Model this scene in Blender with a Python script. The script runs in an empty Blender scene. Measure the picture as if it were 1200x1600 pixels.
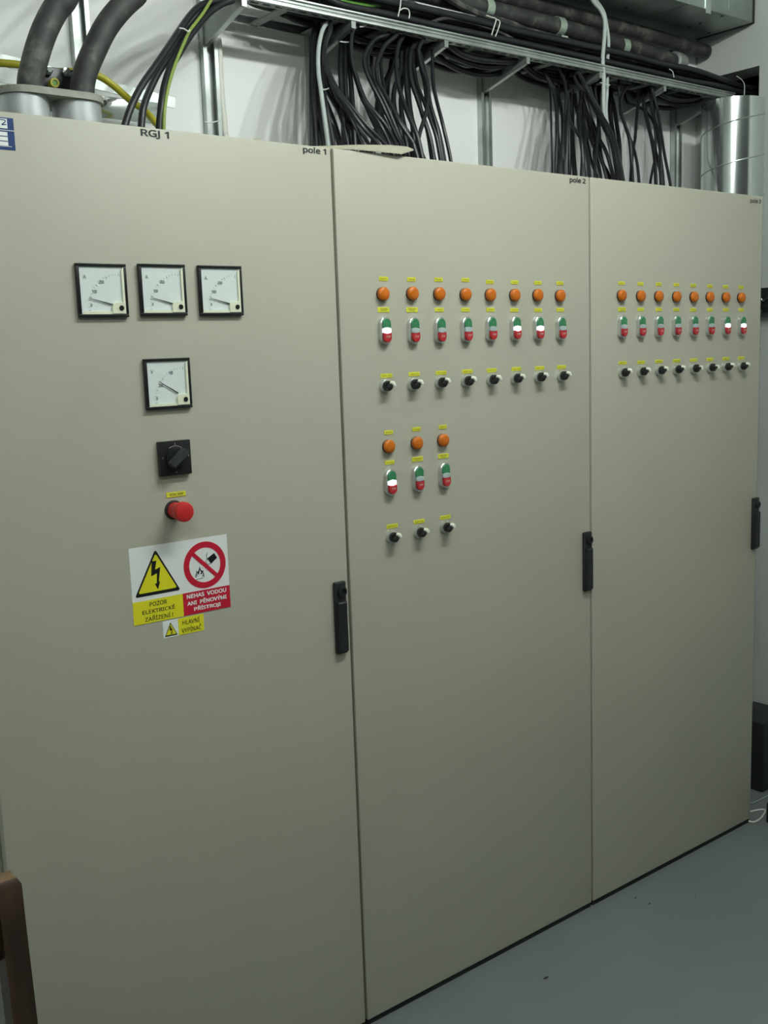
import bpy, bmesh, math, random
from mathutils import Vector, Matrix, Euler
random.seed(7)
PI = math.pi
scn = bpy.context.scene
COL = scn.collection

# ------------------------------------------------------------------ camera
FPX = 1630.65                                   # focal length in pixels of the 1200x1600 frame
cam_d = bpy.data.cameras.new('camera')
cam_d.sensor_fit = 'VERTICAL'; cam_d.sensor_height = 24.0; cam_d.sensor_width = 18.0
cam_d.lens = FPX * 24.0 / 1600.0
cam_d.clip_start = 0.02; cam_d.clip_end = 60
cam = bpy.data.objects.new('camera', cam_d); COL.objects.link(cam)
CLOC = Vector((-1.3396, -1.839, 1.5782))
cam.location = CLOC; cam.rotation_mode = 'XYZ'; cam.rotation_euler = (1.4172, 0.0343, -0.6713)
scn.camera = cam
CR = Euler((1.4172, 0.0343, -0.6713), 'XYZ').to_matrix()

def at(px, py, Y):
    """the point of the plane y = Y that the photograph shows at pixel (px, py)"""
    d = CR @ Vector(((px - 600) / FPX, -(py - 800) / FPX, -1.0))
    return CLOC + d * ((Y - CLOC.y) / d.y)
def atx(px, py, X):
    d = CR @ Vector(((px - 600) / FPX, -(py - 800) / FPX, -1.0))
    return CLOC + d * ((X - CLOC.x) / d.x)

# ------------------------------------------------------------------ light
scn.view_settings.view_transform = 'Standard'; scn.view_settings.look = 'None'
scn.view_settings.gamma = 1.0; scn.view_settings.use_curve_mapping = False
scn.view_settings.exposure = 0.10
W = bpy.data.worlds.new('world'); scn.world = W; W.use_nodes = True
W.node_tree.nodes['Background'].inputs[0].default_value = (0.72, 0.86, 0.84, 1)
W.node_tree.nodes['Background'].inputs[1].default_value = 0.045

CEIL = 3.05
LAMPS = [  # x, y, length along x, watts
    (0.30, -1.10, 1.2, 70.0),
    (-1.40, -2.20, 1.2, 34.0),
]
for (lx, ly, ll, lw) in LAMPS:                 # bare tubes shine sideways as much as down: a row of small round lights
    for k in range(4):
        l = bpy.data.lights.new('lamp_light', 'POINT'); l.shadow_soft_size = 0.03
        l.energy = lw/4; l.color = (0.94, 1.0, 0.955)
        o = bpy.data.objects.new('lamp_light', l); COL.objects.link(o)
        o.location = (lx + ll*((k+0.5)/4-0.5), ly, CEIL - 0.135)

# ------------------------------------------------------------------ materials
MATS = {}
def mat(name, col, rough=0.5, metal=0.0, noise=0.0, nscale=30.0, bump=0.0, bscale=200.0, emit=None, estr=0.0, spec=0.5, col2=None, stretch=None):
    m = bpy.data.materials.new(name); m.use_nodes = True
    nt = m.node_tree; b = nt.nodes['Principled BSDF']
    b.inputs['Base Color'].default_value = (*col, 1); b.inputs['Roughness'].default_value = rough
    b.inputs['Metallic'].default_value = metal; b.inputs['Specular IOR Level'].default_value = spec
    if emit:
        b.inputs['Emission Color'].default_value = (*emit, 1); b.inputs['Emission Strength'].default_value = estr
    tc = nt.nodes.new('ShaderNodeTexCoord'); mp = nt.nodes.new('ShaderNodeMapping')
    nt.links.new(tc.outputs['Object'], mp.inputs['Vector'])
    if stretch: mp.inputs['Scale'].default_value = stretch
    n = nt.nodes.new('ShaderNodeTexNoise'); n.inputs['Scale'].default_value = nscale; n.inputs['Detail'].default_value = 5
    nt.links.new(mp.outputs[0], n.inputs['Vector'])
    if noise > 0:
        r = nt.nodes.new('ShaderNodeValToRGB')
        c2 = col2 or tuple(c * (1 - noise) for c in col)
        r.color_ramp.elements[0].position = 0.35; r.color_ramp.elements[0].color = (*c2, 1)
        r.color_ramp.elements[1].position = 0.65; r.color_ramp.elements[1].color = (*col, 1)
        nt.links.new(n.outputs['Fac'], r.inputs[0]); nt.links.new(r.outputs[0], b.inputs['Base Color'])
    if bump > 0:
        n2 = nt.nodes.new('ShaderNodeTexNoise'); n2.inputs['Scale'].default_value = bscale
        nt.links.new(tc.outputs['Object'], n2.inputs['Vector'])
        bp = nt.nodes.new('ShaderNodeBump'); bp.inputs['Strength'].default_value = bump; bp.inputs['Distance'].default_value = 0.001
        nt.links.new(n2.outputs['Fac'], bp.inputs['Height']); nt.links.new(bp.outputs[0], b.inputs['Normal'])
    MATS[name] = m
    return m
M = MATS
mat('powder_coat', (0.45, 0.435, 0.355), 0.42, noise=0.03, nscale=3, bump=0.25, bscale=900)
mat('carcass', (0.30, 0.31, 0.25), 0.6)
mat('gasket_and_gap_shade', (0.012, 0.014, 0.012), 0.9)
mat('white_wall', (0.90, 0.91, 0.90), 0.85, noise=0.04, nscale=2.5, bump=0.3, bscale=120)
mat('grey_wall', (0.52, 0.55, 0.52), 0.85, noise=0.05, nscale=3, bump=0.3, bscale=120)
mat('hole_dark', (0.03, 0.03, 0.03), 0.95)
mat('floor_paint', (0.17, 0.19, 0.19), 0.42, noise=0.10, nscale=2.0, bump=0.15, bscale=60)
mat('floor_speck', (0.02, 0.02, 0.02), 0.9)
mat('black_cable', (0.012, 0.013, 0.016), 0.45, noise=0.3, nscale=40)
dm = mat('dusty_cable', (0.042, 0.042, 0.039), 0.62, noise=0.75, nscale=24, bump=0.4, bscale=160, col2=(0.022, 0.023, 0.023))
for nd in dm.node_tree.nodes:
    if nd.type == 'VALTORGB': nd.color_ramp.elements[1].position = 0.56; e = nd.color_ramp.elements.new(0.66); e.color = (0.10, 0.098, 0.09, 1)
mat('grey_cable', (0.42, 0.47, 0.45), 0.5)
mat('white_cable', (0.72, 0.72, 0.66), 0.45)
mat('green_cable', (0.12, 0.30, 0.05), 0.45)
mat('yellow_cable', (0.42, 0.38, 0.02), 0.45)
mat('stripe_cable', (0.22, 0.30, 0.06), 0.45)
mat('zinc', (0.52, 0.56, 0.54), 0.38, 0.85, noise=0.25, nscale=14)
mat('zinc_dull', (0.36, 0.39, 0.37), 0.5, 0.6, noise=0.3, nscale=12)
mat('zinc_bright', (0.70, 0.75, 0.73), 0.16, 0.95, noise=0.10, nscale=9)
mat('duct_zinc', (0.40, 0.46, 0.42), 0.36, 0.75, noise=0.25, nscale=7)
mat('cast_grey', (0.34, 0.34, 0.30), 0.6, 0.3, noise=0.25, nscale=30)
mat('sleeve_metal', (0.52, 0.54, 0.55), 0.42, 0.6, noise=0.18, nscale=22)
mat('brass_tag', (0.45, 0.55, 0.45), 0.45, 0.5)
mat('black_plastic', (0.010, 0.011, 0.012), 0.35)
mat('handle_black', (0.012, 0.013, 0.016), 0.48)
mat('knob_black', (0.008, 0.008, 0.009), 0.28)
mat('switch_grey', (0.045, 0.047, 0.047), 0.35)
mat('silver', (0.66, 0.68, 0.66), 0.28, 0.85)
mat('orange', (0.60, 0.145, 0.004), 0.40)
mat('green', (0.035, 0.22, 0.09), 0.35)
mat('red', (0.48, 0.022, 0.028), 0.35)
mat('mushroom_red', (0.55, 0.022, 0.022), 0.42)
mat('lens', (0.42, 0.50, 0.50), 0.3)
mat('lens_lit', (0.9, 0.9, 1.0), 0.3, emit=(0.88, 0.90, 1.0), estr=1.5)
mat('mark_white', (0.80, 0.62, 0.58), 0.5)
mat('pointer_white', (0.85, 0.85, 0.74), 0.4)
mat('label_yellow', (0.72, 0.70, 0.045), 0.5)
mat('label_ink', (0.10, 0.10, 0.03), 0.6)
mat('ink_black', (0.012, 0.014, 0.020), 0.5)
mat('sign_white', (0.82, 0.84, 0.82), 0.42)
mat('sign_yellow', (0.78, 0.72, 0.02), 0.42)
mat('sign_red', (0.55, 0.010, 0.035), 0.42)
mat('sign_black', (0.008, 0.008, 0.01), 0.42)
mat('dial_white', (0.74, 0.80, 0.78), 0.4)
mat('dial_cream', (0.78, 0.80, 0.62), 0.4)
mat('dial_ink', (0.10, 0.13, 0.13), 0.6)
mat('navy', (0.010, 0.040, 0.16), 0.4)
mat('wood', (0.05, 0.027, 0.014), 0.5, noise=0.55, nscale=8, stretch=(6, 6, 0.8))
mat('wood_end', (0.20, 0.12, 0.06), 0.6, noise=0.4, nscale=30)
mat('cardboard', (0.46, 0.43, 0.33), 0.8, noise=0.1, nscale=20)
mat('lamp_body', (0.8, 0.8, 0.78), 0.5)
mat('lamp_tube', (0.9, 1, 0.95), 0.5, emit=(0.9, 1.0, 0.95), estr=3)
mat('tie_white', (0.62, 0.66, 0.60), 0.5)

# ------------------------------------------------------------------ mesh helpers
class MB:
    def __init__(s): s.bm = bmesh.new(); s.mats = []; s.cur = 0
    def m(s, name):
        if name not in s.mats: s.mats.append(name)
        s.cur = s.mats.index(name); return s
    def _face(s, vs, smooth=False):
        try: f = s.bm.faces.new(vs)
        except ValueError: return None
        f.material_index = s.cur; f.smooth = smooth; return f
    def box(s, x0, x1, y0, y1, z0, z1, bev=0.0, seg=2):
        b2 = bmesh.new()
        r = bmesh.ops.create_cube(b2, size=1.0)
        for v in b2.verts: v.co = Vector(((x0+x1)/2 + v.co.x*(x1-x0), (y0+y1)/2 + v.co.y*(y1-y0), (z0+z1)/2 + v.co.z*(z1-z0)))
        if bev > 0: bmesh.ops.bevel(b2, geom=list(b2.edges), offset=bev, segments=seg, affect='EDGES', profile=0.5)
        s.merge(b2); return s
    def merge(s, b2, mtx=None, smooth=False):
        mp = {}
        for v in b2.verts: mp[v] = s.bm.verts.new(mtx @ v.co if mtx else v.co)
        for f in b2.faces: s._face([mp[v] for v in f.verts], smooth)
        b2.free()
    def prism(s, pts, y0, y1, bev=0.0, smooth=False):
        """outline pts in (x, z), extruded from y0 (back) to y1 (front, smaller y)"""
        a = [s.bm.verts.new((x, y0, z)) for x, z in pts]; 
        if bev > 0:
            cx = sum(p[0] for p in pts)/len(pts); cz = sum(p[1] for p in pts)/len(pts)
            b = [s.bm.verts.new((x, y1+bev, z)) for x, z in pts]
            hx = max(abs(p[0]-cx) for p in pts); hz = max(abs(p[1]-cz) for p in pts)
            c = [s.bm.verts.new((cx+(x-cx)*(1-bev/hx), y1, cz+(z-cz)*(1-bev/hz))) for x, z in pts]
            rings = [a, b, c]
        else:
            rings = [a, [s.bm.verts.new((x, y1, z)) for x, z in pts]]
        n = len(pts)
        for r0, r1 in zip(rings, rings[1:]):
            for i in range(n): s._face([r0[i], r0[(i+1)%n], r1[(i+1)%n], r1[i]], smooth)
        s._face(list(reversed(a))); s._face(rings[-1]); return s
    def lathe(s, prof, axis='Y', c=(0,0,0), n=32, smooth=True, cap=True):
        """prof: list of (radius, position along axis)"""
        rings = []
        for r, t in prof:
            ring = []
            for i in range(n):
                a = 2*PI*i/n; u, w = r*math.cos(a), r*math.sin(a)
                p = {'Y': (u, t, w), 'Z': (u, w, t), 'X': (t, u, w)}[axis]
                ring.append(s.bm.verts.new((p[0]+c[0], p[1]+c[1], p[2]+c[2])))
            rings.append(ring)
        for r0, r1 in zip(rings, rings[1:]):
            for i in range(n): s._face([r0[i], r0[(i+1)%n], r1[(i+1)%n], r1[i]], smooth)
        if cap: s._face(rings[0]); s._face(rings[-1])
        return s
    def tube(s, pts, r, n=10, smooth=True, cap=True, sub=6, flat=None, spline=True):
        P = [Vector(p) for p in pts]
        if spline and len(P) > 2:
            Q = []
            E = [P[0]*2-P[1]] + P + [P[-1]*2-P[-2]]
            for i in range(1, len(E)-2):
                p0, p1, p2, p3 = E[i-1:i+3]
                for k in range(sub):
                    t = k/sub
                    Q.append(0.5*((2*p1)+(-p0+p2)*t+(2*p0-5*p1+4*p2-p3)*t*t+(-p0+3*p1-3*p2+p3)*t*t*t))
            Q.append(P[-1]); P = Q
        rings = []; up = None
        for i, p in enumerate(P):
            d = (P[min(i+1, len(P)-1)] - P[max(i-1, 0)])
            if d.length < 1e-9: continue
            d.normalize()
            if up is None: up = d.orthogonal().normalized()
            up = (up - d*up.dot(d)).normalized(); w = d.cross(up)
            rr = r(i/(len(P)-1)) if callable(r) else r
            ring = []
            for k in range(n):
                a = 2*PI*k/n
                ring.append(s.bm.verts.new(p + up*math.cos(a)*rr + w*math.sin(a)*rr))
            rings.append(ring)
        for r0, r1 in zip(rings, rings[1:]):
            for i in range(n): s._face([r0[i], r0[(i+1)%n], r1[(i+1)%n], r1[i]], smooth)
        if cap: s._face(rings[0]); s._face(rings[-1])
        return s
    def build(s, name, parent=None, loc=None, sharp=True):
        bmesh.ops.recalc_face_normals(s.bm, faces=list(s.bm.faces))
        me = bpy.data.meshes.new(name); s.bm.to_mesh(me); s.bm.free()
        for n in s.mats: me.materials.append(M[n])
        if sharp:
            try: me.set_sharp_from_angle(angle=math.radians(40))
            except Exception: pass
        o = bpy.data.objects.new(name, me); COL.objects.link(o)
        if parent: o.parent = parent
        if loc is not None: o.location = loc
        return o

def tag(o, label=None, cat=None, group=None, kind=None):
    if label: o['label'] = label
    if cat: o['category'] = cat
    if group: o['group'] = group
    if kind: o['kind'] = kind
    return o
def empty(name, loc=(0,0,0), parent=None):
    o = bpy.data.objects.new(name, None); COL.objects.link(o); o.location = loc; o.empty_display_size = 0.05
    if parent: o.parent = parent
    return o
def copy_tree(o, parent=None):
    c = o.copy(); COL.objects.link(c); c.parent = parent
    for ch in list(o.children): copy_tree(ch, c)
    return c

TXT = {}
try: SANS = bpy.data.fonts.load(bpy.utils.system_resource('DATAFILES', path='fonts') + '/NotoSansHebrew-Regular.woff2')   # a plain sans face that ships with Blender
except Exception: SANS = None
def text_mesh(s, material, w, h, bold=0.0, key=None, align='CENTER', depth=0.0002):
    """lettering fitted to a box w x h, centred on the origin, facing -y"""
    k = (s, material, round(w,5), round(h,5), bold)
    if k in TXT: return TXT[k]
    cu = bpy.data.curves.new('lettering', 'FONT'); cu.body = s; cu.align_x = align; cu.size = 1.0
    if SANS: cu.font = SANS
    cu.offset = bold; cu.resolution_u = 3; cu.space_line = 0.92
    ob = bpy.data.objects.new('lettering', cu); COL.objects.link(ob)
    bpy.context.view_layer.update()
    me = bpy.data.meshes.new_from_object(ob.evaluated_get(bpy.context.evaluated_depsgraph_get()))
    bpy.data.objects.remove(ob); bpy.data.curves.remove(cu)
    xs = [v.co.x for v in me.vertices]; ys = [v.co.y for v in me.vertices]
    x0, x1, y0, y1 = min(xs), max(xs), min(ys), max(ys)
    sx = w/(x1-x0); sy = h/(y1-y0)
    for v in me.vertices:
        v.co = Vector(((v.co.x-(x0+x1)/2)*sx, -depth, (v.co.y-(y0+y1)/2)*sy))
    me.materials.clear(); me.materials.append(M[material])
    TXT[k] = me
    return me
def text(s, material, w, h, parent, loc, bold=0.0, name='lettering', align='CENTER'):
    o = bpy.data.objects.new(name, text_mesh(s, material, w, h, bold, align=align)); COL.objects.link(o)
    o.parent = parent; o.location = loc
    return o

FLOOR = -0.015
# ------------------------------------------------------------------ the room
def struct(name, mb): o = mb.build(name); o['kind'] = 'structure'; return o
WY = 0.55; WX = 2.043
struct('floor', MB().m('floor_paint').box(-2.6, WX+0.12, -4.6, WY+0.12, FLOOR-0.1, FLOOR))
struct('wall_back', MB().m('white_wall').box(-2.6, WX+0.12, WY, WY+0.12, FLOOR, CEIL))
struct('wall_left', MB().m('grey_wall').box(-2.72, -2.6, -4.6, WY+0.12, FLOOR, CEIL))
struct('ceiling', MB().m('grey_wall').box(-2.6, WX+0.12, -4.6, WY+0.12, CEIL, CEIL+0.1))
# right wall with the cable hole (a recess) cut out of it
hy0, hy1, hz0, hz1 = 0.295, 0.55, 2.375, 2.500
mb = MB().m('grey_wall')
mb.box(WX, WX+0.12, -4.6, hy0, FLOOR, CEIL)
mb.box(WX, WX+0.12, hy0, hy1, FLOOR, hz0)
mb.box(WX, WX+0.12, hy0, hy1, hz1, CEIL)
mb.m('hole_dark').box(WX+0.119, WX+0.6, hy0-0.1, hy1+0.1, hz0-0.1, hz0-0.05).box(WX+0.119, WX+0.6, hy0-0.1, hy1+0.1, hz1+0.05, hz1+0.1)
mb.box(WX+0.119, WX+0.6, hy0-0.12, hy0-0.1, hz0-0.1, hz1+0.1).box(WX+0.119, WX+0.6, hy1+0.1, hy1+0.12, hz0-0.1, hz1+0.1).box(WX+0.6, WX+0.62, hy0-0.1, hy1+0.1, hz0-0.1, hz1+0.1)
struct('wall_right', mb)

# ceiling lamps (out of the frame, they light the room)
for i, (lx, ly, ll, lw) in enumerate(LAMPS):
    t = empty('fluorescent_lamp', (lx, ly, CEIL))
    tag(t, ['fluorescent batten lamp on the ceiling nearer the cabinets', 'fluorescent batten lamp on the ceiling farther from the cabinets'][i], 'ceiling lamp', 'ceiling lamps')
    MB().m('lamp_body').box(-ll/2, ll/2, -0.06, 0.06, -0.06, 0.0, 0.006).build('housing', t)
    for sy in (-0.03, 0.03):
        MB().m('lamp_tube').lathe([(0.013, -ll/2+0.02), (0.013, ll/2-0.02)], 'X', (0, sy, -0.08), 16).build('tube', t)

# ------------------------------------------------------------------ the three cabinets
DH = 2.0; GAP = 0.007; DEP = 0.46
def cab(x0, x1, label, gapr):
    root = empty('electrical_cabinet', (x0, 0, FLOOR))
    tag(root, label, 'electrical cabinet', 'switchboard cabinets standing in a row')
    w = x1-x0; k = -FLOOR
    b = MB().m('carcass').box(0.001, w-0.001, 0.0235, DEP, 0.03, DH+k-0.004)
    b.m('gasket_and_gap_shade').box(0.004, w-0.004, 0.035, DEP-0.01, 0.0, 0.03)
    b.box(0.004, w-0.004, 0.004, 0.036, 0.0, k-0.0015)  # black strip filling the gap under the door, put in for its shade
    b.box(0.012, w-0.012, 0.0195, 0.0235, 0.035, DH+k-0.015)
    b.build('body', root)
    MB().m('powder_coat').box(GAP/2, w-GAP/2, 0.0, 0.0195, k, DH+k, 0.0025, 3).build('door', root)
    return root
C1 = cab(-0.800, 0.0, 'grey steel switchboard cabinet with four dial meters and the yellow and red warning signs', 0)
C2 = cab(0.0, 0.815, 'middle grey steel switchboard cabinet with a full and a short row of push buttons', 0)
C3 = cab(0.815, 1.612, 'grey steel switchboard cabinet at the far right end with one set of push button rows', 0)
CX = {C1: -0.8, C2: 0.0, C3: 0.815}
def loc(c, P, y=0.0): return Vector((P.x-CX[c], y, P.z-FLOOR))

# handles (swing handles with a key lock at the top)
def handle(c, pts):
    P = [at(px, py, -0.012) for px, py in pts]
    cx = sum(p.x for p in P)/4; cz = sum(p.z for p in P)/4; w = 0.031
    h = (P[0].z+P[1].z-P[2].z-P[3].z)/2
    o = MB().m('handle_black').box(-w/2, w/2, -0.010, 0.001, -h/2, h/2, 0.004, 3)
    o.prism([(-w/2+.003, -h/2+.006), (w/2-.003, -h/2+.006), (w/2-.003, h/2-.045), (-w/2+.003, h/2-.045)], -0.008, -0.0170, 0.003)
    o = o.build('handle', c, (cx-CX[c], 0, cz-FLOOR))
    MB().m('black_plastic').lathe([(0.0115, -0.009), (0.0115, -0.015), (0.009, -0.0165), (0.007, -0.0165), (0.006, -0.013)], 'Y', (0.002, 0, h/2-0.022), 24).build('lock', o)
    return o
handle(C1, [(522, 911), (543, 908), (549, 1020), (527, 1023)])
handle(C2, [(912, 833), (929, 830), (929.5, 922), (913, 926)])
handle(C3, [(1177, 779), (1189, 777), (1189, 857), (1177, 859)])

# big lettering on the doors
def corner_text(c, s, x0, y0, x1, y1, bold=0.03):
    a = at(x0, y0, 0); b = at(x1, y1, 0)
    mid = at((x0+x1)/2, (y0+y1)/2, 0)
    return mid
def door_text(c, s, cx, cy, w_px, h_px, bold):
    L = at(cx-w_px/2, cy, 0); R_ = at(cx+w_px/2, cy, 0); T = at(cx, cy-h_px/2, 0); B = at(cx, cy+h_px/2, 0)
    m_ = at(cx, cy, 0)
    o = text(s, 'ink_black', R_.x-L.x, T.z-B.z, c, loc(c, m_, -0.0003), bold)
    return o
door_text(C1, 'RGJ 1', 242, 210.3, 44, 13.5, 0.025)
door_text(C1, 'pole 1', 491.5, 236.5, 36, 12.5, 0.025)
door_text(C2, 'pole 2', 902.5, 283, 25, 10.5, 0.03)
door_text(C3, 'pole 3', 1180.5, 315, 16.5, 8.5, 0.02)

# navy maker's sticker in the top left corner
P0 = at(0, 184.5, 0); P1 = at(22.5, 235, 0); wS = 0.062; hS = at(22, 185, 0).z-at(23, 235, 0).z
xr = at(22.3, 210, 0).x; zt = at(10, 184, 0).z
st = MB().m('navy').box(-wS/2, wS/2, -0.0006, 0, -hS/2, hS/2).build('maker_sticker', C1, (xr-wS/2+0.8, 0, zt-hS/2-FLOOR))
mb = MB().m('sign_white')
ex1 = wS/2-0.011; ex0 = ex1-0.040; e = 0.0004
def rect(mb, x0, x1, z0, z1, y=-0.0010, t=0.0004): mb.box(x0, x1, y, y+t, z0, z1)
rect(mb, ex0, ex1, 0.0085, 0.0090+0.010)
rect(mb, ex0, ex1, hS/2-0.0055, hS/2-0.0020)
mb.m('navy').tube([(ex1-0.017, -0.0012, 0.0130), (ex1-0.014, -0.0012, 0.0215), (ex1-0.008, -0.0012, 0.0225), (ex1-0.003, -0.0012, 0.0215), (ex1-0.004, -0.0012, 0.0185), (ex1-0.009, -0.0012, 0.0145), (ex1-0.002, -0.0012, 0.0150)], 0.0008, 6)
mb.m('sign_white'); rect(mb, ex0, ex1, 0.0115, 0.0245, -0.0009)
rect(mb, -wS/2, wS/2, 0.0050, 0.0060)
for z in (-0.0005, -0.0085, -0.0165): rect(mb, ex0, ex1-0.001, z-0.0032, z+0.0032)
rect(mb, ex0, ex1+0.005, -hS/2+0.0052, -hS/2+0.0060)
mb.build('emblem', st)

# ------------------------------------------------------------------ panel meters
def meter(c, corners, unit, labels, tip, start, small=True):
    """corners TL TR BR BL of the frame in the photograph"""
    P = [at(x, y, -0.008) for x, y in corners]
    cx = sum(p.x for p in P)/4; cz = sum(p.z for p in P)/4
    s = 0.096; h = s/2
    root = MB().m('black_plastic')
    bw = 0.0056
    for (x0, x1, z0, z1) in ((-h, h, h-bw, h), (-h, h, -h, -h+bw), (-h, -h+bw, -h+bw, h-bw), (h-bw, h, -h+bw, h-bw)):
        root.box(x0, x1, -0.0088, 0.0, z0, z1, 0.0010, 2)
    root.box(-h+0.001, h-0.001, -0.004, 0.001, -h+0.001, h-0.001)
    root = root.build('panel_meter', c, (cx-CX[c], 0, cz-FLOOR))
    i = h-bw
    q = lambda u, v: (-h+s*u, h-s*v)
    face = MB().m('dial_white').box(-i, i, -0.0055, -0.004, -i, i).build('dial_face', root)
    fr = MB().m('dial_cream')
    fr.prism([(-i, -i), (i, -i), (i-0.0045, -i+0.0045), (-i+0.0045, -i+0.0045)], -0.006, -0.0085)
    fr.prism([(i, -i), (i, i), (i-0.0045, i-0.0045), (i-0.0045, -i+0.0045)], -0.006, -0.0085)
    cv = []
    x0, z0 = q(0.665, 0.995); x1, z1 = q(0.935, 0.72)
    cv = [(x0, -i), (i, -i), (i, z1)]
    rr = 0.009
    for k in range(7):
        a = PI/2 + (PI/2)*k/6
        cv.append((x0+rr+rr*math.cos(a), z1-rr+rr*math.sin(a)))
    fr.prism(cv, -0.006, -0.0100, 0.0012)
    fr.build('corner_cover', root)
    sx, sz = q(0.845, 0.828)
    MB().m('black_plastic').lathe([(0.0046, -0.009), (0.0046, -0.0112), (0.0040, -0.0118)], 'Y', (sx, 0, sz), 24).build('zero_screw', root)
    nd = MB().m('ink_black')
    a = Vector((*q(*tip), 0)); b = Vector((*q(*start), 0)); d = (b-a).normalized(); n = Vector((-d.y, d.x, 0))
    pts = [(a-n*0.0003), (b-n*0.0012), (b+n*0.0012), (a+n*0.0004)]
    nd.prism([(p.x, p.y) for p in pts], -0.0072, -0.0080); nd.build('needle', root)
    # scale: ticks round the pivot behind the corner cover
    sc = MB().m('dial_ink')
    R0 = 0.062
    for k in range(17):
        ang = PI - math.radians(-4 + 94*k/16)
        big = k % 4 == 0
        r1 = R0; r0 = R0-(0.0045 if big else 0.0025)
        ux, uz = math.cos(ang), math.sin(ang); t = 0.00022 if big else 0.00012
        pa = Vector((sx+ux*r0, sz+uz*r0)); pb = Vector((sx+ux*r1, sz+uz*r1)); nn = Vector((-uz, ux))*t
        if abs(pb.x) > i-0.002 or abs(pb.y) > i-0.002: continue
        sc.prism([tuple(pa-nn), tuple(pb-nn), tuple(pb+nn), tuple(pa+nn)], -0.0059, -0.0063)
    sc.build('scale', root)
    text(unit, 'dial_ink', 0.0062, 0.0066, root, (*[q(0.165, 0.25)[0], -0.0062], q(0.165, 0.25)[1]), 0.0, 'unit_letter')
    for s_, u, v, w in labels:
        x, z = q(u, v); text(s_, 'dial_ink', w*1.08, 0.0056, root, (x, -0.0062, z), 0.02, 'scale_number')
    return root
AL = [('0', 0.26, 0.775, 0.003), ('100', 0.34, 0.52, 0.0085), ('200', 0.49, 0.345, 0.0090)]
for cr in ([(117.5, 410), (199, 410.5), (202, 495), (122, 499)], [(215, 411.5), (290, 412), (294, 492), (221, 496)], [(308, 415), (378, 415), (382.5, 491), (313.5, 495)]):
    meter(C1, cr, 'A', AL, (0.22, 0.645), (0.68, 0.765))
meter(C1, [(224, 561), (297, 558), (301.5, 636), (229.5, 642)], 'V', [('0', 0.24, 0.78, 0.003), ('200', 0.34, 0.53, 0.0085), ('400', 0.57, 0.29, 0.0085)], (0.30, 0.45), (0.70, 0.70))

# ------------------------------------------------------------------ rotary switch
P = [at(x, y, -0.006) for x, y in ((246, 690), (295.5, 687), (298, 740), (249.5, 744))]
cx = sum(p.x for p in P)/4; cz = sum(p.z for p in P)/4; s = (P[1].x-P[0].x+P[2].x-P[3].x+P[0].z-P[3].z+P[1].z-P[2].z)/4
h = s/2
root = MB().m('black_plastic').box(-h, h, -0.0115, 0, -h, h, 0.0012).build('rotary_switch', C1, (cx-CX[C1], 0, cz-FLOOR))
k = MB().m('black_plastic').lathe([(0.0215, -0.0115), (0.0205, -0.015), (0.019, -0.0155)], 'Y', (0,0,0), 40)
# pointer handle turned to the upper right
bar = bmesh.new(); bmesh.ops.create_cube(bar, size=1.0)
for v in bar.verts: v.co = Vector((v.co.x*0.046, -0.0155-0.009+v.co.y*0.020, v.co.z*(0.017 if v.co.x > 0 else 0.014)*(0.75 if v.co.y < 0 else 1)))
bmesh.ops.bevel(bar, geom=list(bar.edges), offset=0.0022, segments=2, affect='EDGES')
bmesh.ops.rotate(bar, verts=bar.verts, cent=(0,0,0), matrix=Matrix.Rotation(math.radians(-40), 3, 'Y'))
k.m('switch_grey').merge(bar)
k.build('knob', root)
mk = MB().m('mark_white')
arc = [(0.0235*math.cos(a), -0.0118, 0.0235*math.sin(a)) for a in [math.radians(d) for d in range(35, 125, 8)]]
mk.tube(arc, 0.00035, 5)
mk.build('position_arc', root)
for s_, x, z in (('0', 0.0, h-0.006), ('1', h-0.006, 0.002), ('2', 0.0, -h+0.006), ('3', -h+0.006, 0.002)):
    text(s_, 'mark_white', 0.0018, 0.0034, root, (x, -0.0117, z), 0, 'position_number')

# ------------------------------------------------------------------ emergency stop
Pb = at(290, 800.5, -0.050)
root = MB().m('black_plastic').lathe([(0.019, 0.0), (0.019, -0.004), (0.017, -0.006)], 'Y', (0,0,0), 32).build('emergency_stop_button', C1, (Pb.x-CX[C1], 0, Pb.z-FLOOR))
tag(root, 'red mushroom emergency stop button')
MB().m('mushroom_red').lathe([(0.0155, -0.003), (0.0160, -0.018), (0.0165, -0.026), (0.0185, -0.031), (0.0195, -0.036), (0.0195, -0.046), (0.0180, -0.0490), (0.0140, -0.0505), (0.008, -0.0512), (0.002, -0.0514)], 'Y', (0,0,0), 40).build('mushroom_head', root)

# ------------------------------------------------------------------ label plates
def plate(c, px, py, w, h, lines, tw, th, tilt=0.0, bold=0.0, mname='label_yellow'):
    p = at(px, py, 0)
    o = MB().m(mname).box(-w/2, w/2, -0.0012, 0, -h/2, h/2, 0.0003, 1).build('label_plate', c, loc(c, p))
    o.rotation_euler.y = tilt
    text(lines, 'label_ink', tw, th, o, (0, -0.0013, 0), bold)
    return o
PLATE = {}
def plate_copy(key, c, px, py, tilt, *a):
    """copies share the mesh of the first plate of their kind"""
    if key not in PLATE: PLATE[key] = plate(c, px, py, *a); o = PLATE[key]
    else: o = copy_tree(PLATE[key], c); o.location = loc(c, at(px, py, 0))
    o.rotation_euler.y = tilt
    return o
plate(C1, 275, 772.3, 0.0420, 0.0098, 'TOTAL STOP', 0.0300, 0.0046, 0.0, 0.02)

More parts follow.
